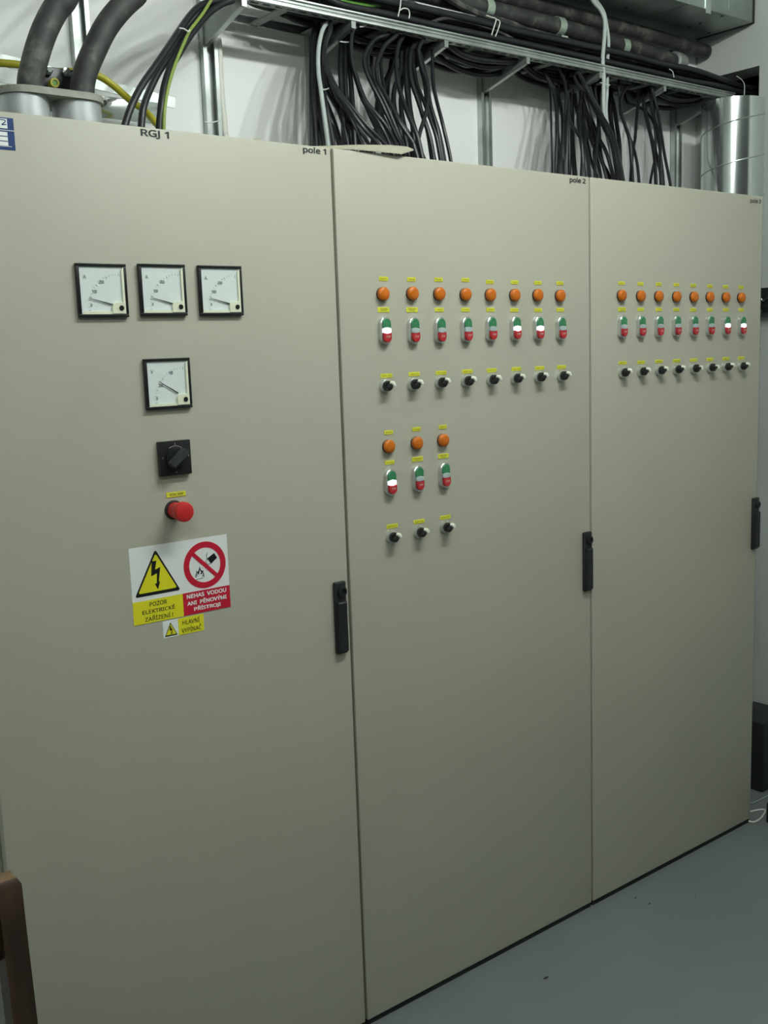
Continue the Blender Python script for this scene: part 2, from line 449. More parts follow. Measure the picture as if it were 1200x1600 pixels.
# ------------------------------------------------------------------ indicator, double push button, selector: one of each, then copies
def make_indicator():
    r = MB().m('black_plastic').lathe([(0.0148, 0.0), (0.0148, -0.0035), (0.0140, -0.0042)], 'Y', (0,0,0), 32).build('indicator_lamp')
    MB().m('orange').lathe([(0.0142, -0.003), (0.0148, -0.006), (0.0148, -0.0105), (0.0132, -0.0125), (0.0080, -0.0140), (0.002, -0.0145)], 'Y', (0,0,0), 36).build('orange_lens', r)
    return r
def oval(w, h, n=10, z0=None, z1=None):
    """stadium outline w wide, h high; optional clip between z0 and z1"""
    r = w/2; pts = []
    for k in range(2*n+1): a = PI*k/(2*n); pts.append((r*math.cos(a), h/2-r+r*math.sin(a)))
    for k in range(2*n+1): a = PI+PI*k/(2*n); pts.append((r*math.cos(a), -h/2+r+r*math.sin(a)))
    return pts
def make_double():
    r = MB().m('silver').prism(oval(0.0300, 0.0600), 0.0, -0.0115, 0.0016, True)
    r = r.build('double_push_button')
    ww, hh = 0.0228, 0.0520; rr = ww/2
    up = [(rr, 0.0045)] + [(rr*math.cos(PI*k/16), hh/2-rr+rr*math.sin(PI*k/16)) for k in range(17)] + [(-rr, 0.0045)]
    # lower edge of the green cap arches over the lens
    for k in range(1, 8): t = k/8; up.append((-rr+2*rr*t, 0.0045+0.0022*math.sin(PI*t)))
    g = MB().m('green').prism(up, -0.0110, -0.0142, 0.0010)
    g.build('green_button', r)
    dn = [(-rr, -0.0048)] + [(rr*math.cos(PI+PI*k/16), -hh/2+rr+rr*math.sin(PI+PI*k/16)) for k in range(17)] + [(rr, -0.0048)]
    for k in range(1, 8): t = k/8; dn.append((rr-2*rr*t, -0.0048-0.0022*math.sin(PI*t)))
    MB().m('red').prism(dn, -0.0110, -0.0165, 0.0012).build('red_button', r)
    ln = []
    for k in range(9): t = k/8; ln.append((rr-2*rr*t, 0.0042+0.0022*math.sin(PI*t)))
    for k in range(9): t = k/8; ln.append((-rr+2*rr*t, -0.0045-0.0022*math.sin(PI*t)))
    MB().m('lens').prism(ln, -0.0110, -0.0150, 0.0014).build('lens', r)
    text('STOP', 'mark_white', 0.0115, 0.0046, r, (0.0005, -0.0168, -0.0135), 0.01, 'stop_lettering')
    text('I', 'mark_white', 0.0008, 0.0048, r, (0.0, -0.0145, 0.0150), 0.0, 'start_lettering')
    return r
def make_selector():
    r = MB().m('silver').lathe([(0.0148, 0.0), (0.0150, -0.004), (0.0140, -0.0088), (0.0118, -0.0100)], 'Y', (0,0,0), 36).build('selector_switch')
    kb = MB().m('knob_black').lathe([(0.0118, -0.006), (0.0116, -0.0150), (0.0108, -0.0185), (0.0080, -0.0195)], 'Y', (0,0,0), 36)
    bar = bmesh.new(); bmesh.ops.create_cube(bar, size=1.0)
    for v in bar.verts: v.co = Vector((0.0006+v.co.x*0.0224, -0.0215+v.co.y*0.0120, v.co.z*(0.0105 if v.co.y > 0 else 0.0060)))
    bmesh.ops.bevel(bar, geom=list(bar.edges), offset=0.0012, segments=2, affect='EDGES')
    kb.merge(bar)
    kb = kb.build('knob', r)
    kb.rotation_euler.y = math.radians(-32)
    pt = bmesh.new(); bmesh.ops.create_cube(pt, size=1.0)
    for v in pt.verts: v.co = Vector((0.0072+v.co.x*0.0088, -0.0232+v.co.y*0.0130, v.co.z*(0.0140 if v.co.y > 0 else 0.0110)))
    bmesh.ops.bevel(pt, geom=list(pt.edges), offset=0.0016, segments=2, affect='EDGES')
    m2 = MB().m('pointer_white'); m2.merge(pt); m2.build('pointer', kb)
    return r
IND, DBL, SEL = make_indicator(), make_double(), make_selector()
LENS = [c for c in DBL.children if c.name.split('.')[0] == 'lens'][0].data
used = set()
def put(src, c, px, py, y):
    if src not in used: used.add(src); o = src; o.parent = c
    else: o = copy_tree(src, c)
    o.location = loc(c, at(px, py, y), 0.0)
    return o
lens_lit_me = None
def column(c, ind, dbl, sel, l1, l2, l3, lit, two, turn=0, tl=0.0):
    global lens_lit_me
    if lens_lit_me is None:
        lens_lit_me = LENS.copy(); lens_lit_me.materials.clear(); lens_lit_me.materials.append(M['lens_lit'])
    put(IND, c, *ind, -0.009)
    d = put(DBL, c, *dbl, -0.009)
    for ch in d.children:
        if ch.name.split('.')[0] == 'lens':
            ch['label'] = 'white lens glowing brightly' if lit else 'unlit pale blue-grey lens'
            ch.data = lens_lit_me if lit else LENS
    s_ = put(SEL, c, *sel, -0.006)
    if turn:
        for ch in s_.children: ch.rotation_euler.y = math.radians(turn)
    plate_copy('a', c, *l1, tl, 0.0250, 0.0092, 'Porucha', 0.0170, 0.0038)
    if two == 2: plate_copy('b2', c, *l2, tl, 0.0330, 0.0108, 'Čerpadlo\ntopení', 0.0235, 0.0070, 0, 0.01)
    else: plate_copy('b1', c, *l2, tl, 0.0275, 0.0092, 'Čerpadlo', 0.0190, 0.0036)
    plate_copy('c', c, *l3, tl, 0.0330, 0.0092, 'Ručně  0  Aut', 0.0250, 0.0036)
A2 = dict(
 ind=[(600,459),(646,458.5),(688,459),(729,460),(768,460.5),(806,461),(842,461),(877,462)],
 dbl=[(603,516.5),(647.8,516.5),(689,516),(730.5,515),(769,513.8),(807,513.2),(843,513),(878,513)],
 sel=[(603,603),(646.5,600.3),(689,597.5),(730,595),(769,593),(806.5,591),(843,589),(878.5,587)],
 l1=[(599,435.5),(642.5,436.5),(685,437),(727,437.5),(765,440.5),(804,441),(840,442),(874.5,442.5)],
 l2=[(599,484),(643.5,484),(686,484),(727,484),(766,484),(803.5,484.5),(840.5,484.5),(875,484)],
 l3=[(603.5,587),(647,584.5),(689,582.3),(730,580.3),(768,578.5),(806.5,576.5),(843,575),(877,573.5)])
for i in range(8):
    column(C2, A2['ind'][i], A2['dbl'][i], A2['sel'][i], A2['l1'][i], A2['l2'][i], A2['l3'][i], i in (0, 5, 6), 2 if i < 2 else 1, 0)
B2 = dict(ind=[(609,697.5),(653,692.5),(694,688)], dbl=[(611.5,754),(654.5,748),(696,742.5)], sel=[(613,839),(656,831.3),(697,823.5)],
 l1=[(607,675.5),(650.5,670.5),(691.5,667)], l2=[(608.5,722.5),(652,717.3),(692.5,712.5)], l3=[(612.5,822),(654.5,814.8),(695.5,808)])
for i in range(3):
    column(C2, B2['ind'][i], B2['dbl'][i], B2['sel'][i], B2['l1'][i], B2['l2'][i], B2['l3'][i], i == 0, 1 if i == 0 else 2, 0)
A3 = dict(
 ind=[(973,461.5),(1003,462.5),(1031,463),(1059,463.5),(1086,464),(1111,464),(1136,464.5),(1160,465)],
 dbl=[(974,510.5),(1003,510),(1031,509.5),(1058.5,509),(1085.5,509),(1110.7,508.6),(1136,508.6),(1160.5,508.6)],
 sel=[(974,582),(1003,580.3),(1031,578.6),(1058,577),(1085,575.5),(1110.5,574.2),(1135,573),(1159,572)],
 l1=[(971,442.5),(1000.5,443.5),(1029,444),(1056.5,445),(1083,446),(1109,447),(1133.5,448),(1158,449)],
 l2=[(971.5,483.5),(1001,483.5),(1029,483.5),(1056.5,483.7),(1083,484),(1109,484),(1134,484),(1158,484)],
 l3=[(972.5,567),(1001.5,566),(1029.5,564.7),(1057,563.5),(1083.5,562.5),(1109,561.5),(1134,560.5),(1158,559.5)])
for i in range(8):
    column(C3, A3['ind'][i], A3['dbl'][i], A3['sel'][i], A3['l1'][i], A3['l2'][i], A3['l3'][i], i in (6, 7), 2 if i < 1 else 1, -8 if i in (4, 5) else 0)

# ------------------------------------------------------------------ warning signs
def thin(mb, x0, x1, z0, z1, y): mb.box(x0, x1, y-0.0003, y, z0, z1)
Q = [at(x, y, 0) for x, y in ((201, 857), (354, 835), (360, 947), (209, 979))]
cx = sum(p.x for p in Q)/4; cz = sum(p.z for p in Q)/4
w = (Q[1].x-Q[0].x+Q[2].x-Q[3].x)/2; h = (Q[0].z-Q[3].z+Q[1].z-Q[2].z)/2
tilt = -math.atan2(((Q[1].z-Q[0].z)+(Q[2].z-Q[3].z))/2, w)
sg = MB().m('sign_white').box(-w/2, w/2, -0.0006, 0, -h/2, h/2).build('warning_sign', C1, (cx+0.8, 0, cz-FLOOR))
sg.rotation_euler.y = tilt
tag(sg, 'white sticker with a yellow electric shock warning beside a red no water sign')
hb = h*0.30   # coloured bands
y1 = -0.0007
m_ = MB().m('sign_yellow'); thin(m_, -w/2, 0, -h/2, -h/2+hb, y1); m_.build('yellow_band', sg)
m_ = MB().m('sign_red'); thin(m_, 0, w/2, -h/2, -h/2+hb, y1); m_.build('red_band', sg)
def tri(cx, cz, hw, hh, y, material, name, parent):
    r = hw*0.06; pts = []
    V = [(cx-hw, cz-hh), (cx+hw, cz-hh), (cx, cz+hh)]
    C0 = (cx, cz-hh/3)
    for (vx, vz), a0 in zip(V, (210, 330, 90)):
        # rounded corner
        dx, dz = C0[0]-vx, C0[1]-vz; L = math.hypot(dx, dz); ccx, ccz = vx+dx/L*2*r, vz+dz/L*2*r
        for k in range(-3, 4):
            a = math.radians(a0+k*18); pts.append((ccx+r*math.cos(a), ccz+r*math.sin(a)))
    m_ = MB().m(material); m_.prism(pts, y, y-0.0003); return m_.build(name, parent)
tcx, tcz = -w/4+0.001, -h/2+hb+(h-hb)*0.50
tri(tcx, tcz, w*0.228, (h-hb)*0.42, y1, 'sign_black', 'triangle_border', sg)
tri(tcx, tcz-0.0008, w*0.194, (h-hb)*0.352, y1-0.0003, 'sign_yellow', 'triangle', sg)
def bolt(cx, cz, s, y, parent):
    pts = [(-0.13, 0.50), (0.05, 0.50), (-0.02, 0.19), (0.18, 0.26), (0.085, -0.26), (0.14, -0.24), (0.04, -0.52), (-0.06, -0.31), (0.01, -0.29), (0.04, 0.06), (-0.18, -0.02)]
    m_ = MB().m('sign_black'); m_.prism([(cx+a*s, cz+b*s) for a, b in pts], y, y-0.0003); return m_.build('lightning_bolt', parent)
bolt(tcx-0.002, tcz-0.006, 0.056, y1-0.0006, sg)
text('POZOR', 'ink_black', w*0.175, h*0.058, sg, (-w*0.25, y1-0.0004, -h/2+hb*0.80), 0.01)
text('ELEKTRICKÉ', 'ink_black', w*0.325, h*0.068, sg, (-w*0.25, y1-0.0004, -h/2+hb*0.52), 0.01)
text('ZAŘÍZENÍ !', 'ink_black', w*0.28, h*0.072, sg, (-w*0.25, y1-0.0004, -h/2+hb*0.20), 0.01)
text('NEHAS  VODOU', 'sign_white', w*0.42, h*0.058, sg, (w*0.25, y1-0.0004, -h/2+hb*0.82), 0.03)
text('ANI  PĚNOVÝMI', 'sign_white', w*0.42, h*0.070, sg, (w*0.25, y1-0.0004, -h/2+hb*0.53), 0.03)
text('PŘÍSTROJI', 'sign_white', w*0.285, h*0.075, sg, (w*0.25, y1-0.0004, -h/2+hb*0.22), 0.03)
# prohibition ring
rcx, rcz, RR = w*0.25, -h/2+hb+(h-hb)*0.475, w*0.222
m_ = MB().m('sign_red'); n = 56; r_in = RR*0.74
for k in range(n):
    a, b = 2*PI*k/n, 2*PI*(k+1)/n
    m_.prism([(rcx+r_in*math.cos(a), rcz+r_in*math.sin(a)), (rcx+RR*math.cos(a), rcz+RR*math.sin(a)), (rcx+RR*math.cos(b), rcz+RR*math.sin(b)), (rcx+r_in*math.cos(b), rcz+r_in*math.sin(b))], y1, y1-0.0003)
d = Vector((1, -1)).normalized(); nn = Vector((1, 1)).normalized()*RR*0.085; a = Vector((rcx, rcz))-d*r_in*1.05; b = Vector((rcx, rcz))+d*r_in*1.05
m_.prism([tuple(a-nn), tuple(b-nn), tuple(b+nn), tuple(a+nn)], y1-0.0003, y1-0.0006)
m_.build('prohibition_ring', sg)
# bucket pouring water and the fire below it
m_ = MB().m('sign_black')
bk = [(0.16, 0.18), (0.44, 0.30), (0.56, 0.12), (0.34, -0.08)]
bk = [(0.13, 0.26), (0.47, 0.44), (0.60, 0.22), (0.29, 0.00)]
m_.prism([(rcx+a*RR, rcz+b*RR) for a, b in bk], y1, y1-0.0003)
m_.tube([(rcx+a*RR, y1-0.0003, rcz+b*RR) for a, b in ((0.13, 0.26), (0.06, 0.14), (0.10, 0.02), (0.29, 0.0))], 0.0004, 5)
m_.tube([(rcx+a*RR, y1-0.0003, rcz+b*RR) for a, b in ((0.13, 0.50), (0.10, 0.30), (0.15, 0.20))], 0.0005, 5)
m_.build('bucket', sg)
m_ = MB().m('sign_black')
for fx, fz, fs, fr in ((-0.38, -0.30, 0.15, 0.3), (-0.25, -0.24, 0.24, 0.0), (-0.14, -0.33, 0.15, -0.4), (-0.44, -0.42, 0.10, 0.6), (-0.10, -0.46, 0.10, -0.6)):
    fl = [(-0.35, -0.6), (-0.55, -0.1), (-0.25, 0.2), (0.0, 0.9), (0.15, 0.25), (0.5, 0.0), (0.35, -0.6), (0.2, -0.1), (0.0, 0.3), (-0.15, -0.1)]
    m_.prism([(rcx+(fx+(a*math.cos(fr)-b*math.sin(fr))*fs)*RR, rcz+(fz+(a*math.sin(fr)+b*math.cos(fr))*fs)*RR) for a, b in fl], y1, y1-0.0003)
m_.tube([(rcx-0.46*RR, y1-0.0002, rcz-0.56*RR), (rcx-0.12*RR, y1-0.0002, rcz-0.54*RR)], 0.0004, 5)
m_.build('fire', sg)
m_ = MB().m('sign_black')
for a, b in ((-0.05, -0.02), (0.02, -0.12), (-0.10, -0.12), (0.06, -0.25), (0.0, 0.08)):
    m_.lathe([(0.0007, y1), (0.0007, y1-0.0003)], 'Y', (rcx+a*RR, 0, rcz+b*RR), 8)
m_.build('water_drops', sg)
# small sign below
Q = [at(x, y, 0) for x, y in ((253.5, 970.5), (317.5, 959.5), (319, 985), (256, 997))]
cx = sum(p.x for p in Q)/4; cz = sum(p.z for p in Q)/4
w = (Q[1].x-Q[0].x+Q[2].x-Q[3].x)/2; h = (Q[0].z-Q[3].z+Q[1].z-Q[2].z)/2
s2 = MB().m('sign_white').box(-w/2, w/2, -0.0004, 0, -h/2, h/2).build('main_switch_sign', C1, (cx+0.8, 0, cz-FLOOR))
s2.rotation_euler.y = tilt
tag(s2, 'small white and yellow sticker reading HLAVNÍ VYPÍNAČ')
m_ = MB().m('sign_yellow'); thin(m_, -w/2+w*0.37, w/2, -h/2, h/2, -0.0004); m_.build('yellow_field', s2)
tri(-w/2+w*0.185, -0.001, w*0.155, h*0.40, -0.0004, 'sign_black', 'triangle_border', s2)
tri(-w/2+w*0.185, -0.0012, w*0.125, h*0.32, -0.0007, 'sign_yellow', 'triangle', s2)
bolt(-w/2+w*0.185, -0.0035, h*0.5, -0.0010, s2)
text('HLAVNÍ', 'ink_black', w*0.42, h*0.34, s2, (w*0.185, -0.0008, h*0.23), 0.01)
text('VYPÍNAČ', 'ink_black', w*0.50, h*0.34, s2, (w*0.185, -0.0008, -h*0.23), 0.01)

# ------------------------------------------------------------------ wall struts, bracket arms, cable tray
SX = [-0.300, 0.030, 0.345, 0.655, 0.968, 1.285, 1.600, 1.913]
TF, TZ = 0.350, 2.392                     # tray front edge, tray underside
ordn = ['first', 'second', 'third', 'fourth', 'fifth', 'sixth', 'seventh', 'eighth']
def make_strut():
    m_ = MB().m('zinc')
    wv, dp, t = 0.041, 0.021, 0.003
    z0, z1 = 1.70, 2.62
    m_.box(-wv/2, -wv/2+t, -dp, 0, z0, z1); m_.box(wv/2-t, wv/2, -dp, 0, z0, z1); m_.box(-wv/2, wv/2, -t, 0, z0, z1)
    m_.box(-wv/2+t, -wv/2+0.010, -dp, -dp+t, z0, z1); m_.box(wv/2-0.010, wv/2-t, -dp, -dp+t, z0, z1)
    o = m_.build('wall_strut'); return o
STR = [i for i, x in enumerate(SX) if i not in (3, 5, 6)]
stn = {0: 'slotted zinc strut on the wall behind the left thick black cable', 1: 'slotted zinc strut on the wall right of the three looping cables',
       2: 'slotted zinc strut on the wall at the left edge of the dense black cable bundle', 4: 'slotted zinc strut on the wall between the two large cable bundles',
       7: 'slotted zinc strut on the wall just left of the round metal duct'}
S0 = make_strut()
for n_, i in enumerate(STR):
    o = S0 if n_ == 0 else copy_tree(S0)
    o.location = (SX[i], WY, 0); tag(o, stn[i], 'wall strut', 'zinc struts on the back wall')
def make_arm():
    m_ = MB().m('zinc_dull')
    L = TF-WY+0.021   # strut face is the root; local y from 0 (root) to L (tip)
    # web plate (thin sheet in the y-z plane), triangular, with a folded lower flange
    pts = [(0.0, 0.0), (0.0, -0.060), (L*0.97, -0.016), (L, 0.0)]
    bm = m_.bm; t = 0.0025
    va = [bm.verts.new((-t/2-0.014, y, z)) for y, z in pts]; vb = [bm.verts.new((t/2-0.014, y, z)) for y, z in pts]
    m_._face(va); m_._face(list(reversed(vb)))
    for k in range(4): m_._face([va[k], va[(k+1)%4], vb[(k+1)%4], vb[k]])
    m_.m('zinc')
    # folded bright edge along the slope
    a, b = (0.0, -0.060), (L*0.97, -0.016)
    q = [bm.verts.new(p) for p in ((-0.0155, a[0], a[1]), (-0.003, a[0], a[1]), (-0.003, b[0], b[1]), (-0.0155, b[0], b[1]))]
    q2 = [bm.verts.new(p) for p in ((-0.0155, a[0], a[1]-t), (-0.003, a[0], a[1]-t), (-0.003, b[0], b[1]-t), (-0.0155, b[0], b[1]-t))]
    m_._face(q); m_._face(q2)
    for k in range(4): m_._face([q[k], q[(k+1)%4], q2[(k+1)%4], q2[k]])
    m_.box(-0.0155, 0.004, L, 0.0, -0.0025, 0.0)
    m_.box(-0.0155, -0.002, L-0.002, L+0.003, -0.018, 0.0)
    return m_.build('bracket_arm')
A0 = make_arm()
arm_lab = {1: 'zinc bracket arm above the three looping cables at left', 2: 'zinc bracket arm where the dense black cable bundle begins', 3: 'zinc bracket arm amid the right part of the first large bundle',
           4: 'zinc bracket arm over the bare wall between the two large bundles', 5: 'zinc bracket arm beside the pair of grey cables', 6: 'zinc bracket arm right of the small third cable bundle', 7: 'zinc bracket arm just left of the round metal duct'}
first = True
for i in range(1, 8):
    o = A0 if first else copy_tree(A0); first = False
    o.location = (SX[i], WY-0.021, TZ+0.0); tag(o, arm_lab[i], 'bracket', 'bracket arms carrying the cable tray')
# tray: two rolled side rails, a perforated lip, rungs
tray = empty('cable_tray', (0, TF, TZ)); tag(tray, 'long zinc cable tray on bracket arms above the cabinets', 'cable tray')
TX0, TX1 = 0.0, 1.98
def rail(y, sgn):
    m_ = MB().m('zinc')
    m_.box(TX0, TX1, -0.001, 0.0012, 0.0, 0.021)
    m_.box(TX0, TX1, -0.006, 0.0, 0.0165, 0.0215, 0.001)
    m_.box(TX0, TX1, -0.004, 0.0, -0.001, 0.004, 0.0008)
    m_.box(TX0, TX1, -0.0035, 0.0, 0.0090, 0.0110, 0.0006)
    o = m_.build('side_rail', tray, (0, y, 0)); o.scale.y = sgn; return o
rail(0.0, 1)
rail(0.165, -1)
# lower lip with slots
m_ = MB().m('zinc_dull')
x = TX0
m_.box(TX0, TX1, 0.0, 0.006, -0.001, 0.0008); m_.box(TX0, TX1, 0.016, 0.024, -0.001, 0.0008)
while x < TX1-0.02: m_.box(x, x+0.012, 0.005, 0.017, -0.001, 0.0008); x += 0.034
m_.build('perforated_lip', tray)
for x in [0.15+0.155*k for k in range(12)]:
    MB().m('zinc_dull').box(-0.012, 0.012, 0.0, 0.165, 0.001, 0.006).build('rung', tray, (x, 0, 0))

# ------------------------------------------------------------------ cables
def cable(name, pts, r, mname, label, cat='cable', group=None, n=8, stripe=None, sub=6):
    m_ = MB().m(mname).tube(pts, r, n, sub=sub)
    o = m_.build(name)
    tag(o, label, cat, group)
    return o
ROOF = 2.0
def drop(pix, Yt, Yb, top_in=True):
    """pixels from the tray down to the cabinet roof; depth runs from Yt to Yb"""
    n = len(pix); P = []
    for i, (x, y) in enumerate(pix):
        t = i/(n-1); t = t*t*(3-2*t)
        P.append(at(x, y, Yt+(Yb-Yt)*t))
    # down to the roof, in line with the last stretch
    a, b = P[-2], P[-1]; d = b-a
    if b.z > ROOF and d.z < -1e-4:
        k = (ROOF-b.z)/d.z; e = b+d*k*0.7; e.z = ROOF+0.0005; P.append(e)
    elif b.z < ROOF: P[-1].z = ROOF+0.0005
    if top_in:
        p = P[0]; P.insert(0, Vector((p.x+0.025, min(0.50, p.y+0.03), max(p.z+0.02, TZ+0.012))))
        q = P[0]; P.insert(0, Vector((q.x+0.06, min(0.505, q.y+0.015), q.z+0.012)))
    return P
c3 = lambda L: [(460+u/5.4545, v/5.4545) for u, v in L]
c4 = lambda L: [(640+u/5.4545, v/5.4545) for u, v in L]
c5 = lambda L: [(840+u/5.0, 80+v/5.0) for u, v in L]
c6 = lambda L: [(840+u/6.667, v/6.667) for u, v in L]
BK, GY = 'black_cable', 'grey_cable'
B1 = [
 (c3([(270,110),(180,200),(150,400),(140,700),(145,1000),(150,1240)]), 5.5, BK, .47),
 (c3([(300,105),(215,190),(172,330),(165,560),(168,850),(190,1240)]), 6.5, BK, .45),
 (c3([(300,140),(215,240),(180,420),(180,700),(215,1000),(250,1240)]), 5.5, BK, .49),
 (c3([(420,140),(330,175),(250,235),(208,400),(205,600),(225,760),(250,950),(288,1240)]), 5.5, GY, .40),
 (c3([(360,160),(290,220),(240,350),(228,560),(240,760),(268,950),(310,1240)]), 4.5, BK, .41),
 (c3([(310,250),(265,380),(255,520),(300,650),(370,790),(470,930),(580,1080),(720,1240)]), 5.5, BK, .36),
 (c3([(290,260),(250,400),(262,560),(330,740),(420,900),(500,1050),(580,1240)]), 5.0, BK, .39),
 (c3([(330,230),(260,420),(275,600),(350,800),(450,960),(540,1090),(640,1240)]), 4.5, BK, .42),
 (c3([(240,700),(280,790),(350,900),(410,1050),(455,1240)]), 5.0, BK, .44),
 (c3([(240,760),(290,900),(350,1060),(400,1240)]), 5.0, BK, .46),
 (c3([(235,800),(265,950),(330,1090),(375,1240)]), 4.0, BK, .48),
 (c3([(410,250),(405,360),(392,520),(400,760),(415,980),(425,1240)]), 7.0, BK, .44),
 (c3([(440,250),(438,380),(432,600),(445,850),(470,1050),(490,1240)]), 6.5, BK, .42),
 (c3([(490,230),(470,340),(465,520),(490,780),(505,1000),(520,1240)]), 6.0, BK, .45),
 (c3([(540,215),(490,290),(490,500),(540,690),(600,850),(690,960),(780,1070),(870,1240)]), 5.5, BK, .37),
 (c3([(480,480),(530,700),(590,860),(650,1000),(715,1130),(765,1240)]), 5.0, BK, .40),
 (c3([(500,540),(570,760),(640,930),(700,1060),(800,1240)]), 4.5, BK, .43),
 (c3([(800,295),(700,330),(635,400),(595,500),(610,600),(660,720),(730,850),(800,1000),(865,1150),(910,1240)]), 5.5, BK, .37),
 (c3([(870,300),(770,390),(705,540),(710,680),(770,800),(840,930),(900,1050),(1000,1200),(1025,1260)]), 5.5, BK, .36),
 (c3([(900,290),(800,340),(740,480),(745,640),(765,780),(720,950),(690,1100),(680,1240)]), 5.0, BK, .44),
 (c3([(860,380),(840,560),(785,720),(745,850),(745,1000),(790,1130),(830,1240)]), 5.0, BK, .46),
 (c3([(940,290),(885,390),(868,550),(885,720),(930,870),(980,1000),(1040,1140),(1075,1270)]), 6.0, BK, .38),
 (c3([(950,310),(915,440),(905,600),(850,770),(850,950),(895,1100),(930,1240)]), 6.5, BK, .43),
 (c3([(965,320),(945,450),(925,650),(905,850),(920,1050),(960,1240)]), 5.5, BK, .46),
 (c3([(1000,320),(965,440),(955,700),(975,900),(1005,1050),(1030,1270)]), 7.0, BK, .42),
 (c3([(1070,325),(1000,420),(985,560),(1000,700),(1050,850),(1100,1000),(1150,1150),(1180,1300)]), 6.0, BK, .39),
 (c3([(1110,320),(1060,420),(1080,560),(1130,700),(1140,850),(1110,1000),(1070,1130),(1040,1280)]), 5.5, BK, .37),
 (c4([(150,315),(90,400),(115,560),(150,700),(175,880),(235,1090),(275,1310)]), 5.5, BK, .43),
 (c4([(140,330),(70,420),(100,600),(150,760),(190,930),(250,1120),(290,1310)]), 5.0, BK, .45),
 (c4([(215,325),(195,480),(200,700),(228,850),(280,1050),(340,1310)]), 5.0, BK, .41),
 (c4([(20,500),(50,680),(95,930),(150,1100),(185,1310)]), 6.5, BK, .44),
 (c4([(40,560),(70,760),(110,980),(165,1150),(205,1310)]), 5.0, BK, .47),
 (c4([(-10,600),(-5,800),(20,1000),(60,1150),(85,1310)]), 6.0, BK, .46),
 (c3([(660,640),(690,800),(740,960),(800,1090),(850,1240)]), 4.5, BK, .48),
 (c3([(830,500),(800,700),(780,900),(700,1080),(660,1240)]), 5.5, BK, .49),
]
B2c = [
 (c5([(40,150),(92,280),(103,450),(108,650),(115,940)]), 3.2, BK, .46),
 (c5([(55,160),(118,300),(145,450),(150,650),(140,945)]), 5.0, BK, .42),
 (c5([(160,150),(165,300),(152,500),(158,650),(180,800),(172,945)]), 4.5, BK, .45),
 (c5([(170,300),(150,480),(150,700),(165,850),(160,945)]), 5.0, BK, .48),
 (c5([(150,100),(195,200),(222,320),(214,550),(218,750),(213,945)]), 4.5, BK, .40),
 (c5([(240,170),(215,260),(236,400),(232,600),(224,948)]), 5.0, BK, .43),
 (c5([(215,270),(242,400),(250,540),(310,640),(345,720),(360,960)]), 5.0, BK, .38),
 (c5([(265,300),(265,500),(270,700),(280,850),(290,955)]), 8.0, BK, .47),
 (c5([(320,190),(340,350),(318,500),(330,650),(350,800),(345,965)]), 6.0, BK, .42),
 (c5([(370,300),(358,450),(352,600),(370,750),(392,900),(402,965)]), 5.5, BK, .44),
 (c5([(310,150),(380,270),(440,400),(500,500),(560,600),(612,720),(640,850),(668,1000)]), 5.5, BK, .37),
 (c5([(390,150),(410,300),(462,450),(522,600),(575,700),(605,850),(625,990)]), 7.0, BK, .41),
 (c5([(370,370),(420,530),(480,680),(540,800),(590,985)]), 6.0, BK, .43),
 (c5([(465,430),(478,550),(465,700),(450,880),(448,970)]), 4.5, BK, .38),
 (c5([(365,480),(400,650),(450,780),(480,900),(492,975)]), 5.0, BK, .45),
 (c5([(375,600),(405,800),(435,900),(460,972)]), 5.5, BK, .47),
 (c5([(450,420),(520,560),(562,700),(605,830),(640,900),(655,1000)]), 6.0, BK, .44),
 (c5([(480,650),(500,850),(560,985)]), 7.0, BK, .48),
 (c5([(560,280),(600,450),(622,600),(640,750),(645,995)]), 7.0, BK, .50),
 (c5([(575,300),(570,500),(600,700),(620,850),(600,990)]), 7.5, BK, .49),
 (c5([(280,180),(330,280),(420,350),(500,490),(540,600),(590,760),(640,995)]), 5.0, BK, .39),
 (c5([(280,250),(300,420),(340,560),(370,640),(365,800),(380,965)]), 6.0, BK, .46),
 (c5([(390,400),(430,600),(450,700),(440,820),(475,975)]), 5.0, BK, .46),
]
B3c = [
 (c5([(760,262),(690,292),(652,370),(652,480),(690,600),(722,720),(742,1005)]), 5.5, BK, .40),
 (c5([(820,300),(790,400),(772,550),(762,680),(742,800),(728,1005)]), 5.0, BK, .43),
 (c5([(655,480),(700,620),(748,750),(778,880),(792,1015)]), 4.8, BK, .37),
 (c5([(860,280),(830,400),(860,550),(892,700),(915,850),(925,1030)]), 6.0, BK, .42),
 (c5([(840,300),(842,480),(882,650),(930,820),(958,930),(978,1040)]), 6.5, BK, .45),
 (c5([(880,300),(898,480),(940,620),(957,750),(958,900),(965,1038)]), 5.5, BK, .39),
 (c5([(890,290),(928,420),(960,600),(990,800),(1020,950),(1037,1045)]), 5.0, BK, .37),
 (c5([(925,800),(908,880),(892,960),(880,1030)]), 4.5, BK, .46),
 (c5([(700,400),(760,425),(820,455),(870,500),(915,580),(945,720),(970,880),(985,1040)]), 4.5, BK, .47),
]
def clones(L, idx):
    """further cables of a bundle lying close behind the ones listed"""
    rr = random.Random(11); out = []
    for i in idx:
        pix, r, m_, Y = L[i]; a = rr.choice((-1, 1))*rr.uniform(4, 9); b = rr.choice((-1, 1))*rr.uniform(4, 13); n = len(pix)
        out.append(([(x+a*math.sin(PI*k/(n-1))*0.5+b*k/(n-1), y+(1.0 if k < n-1 else 0.11*b)) for k, (x, y) in enumerate(pix)], 5.2, BK, min(0.50, Y+0.035)))
    return out
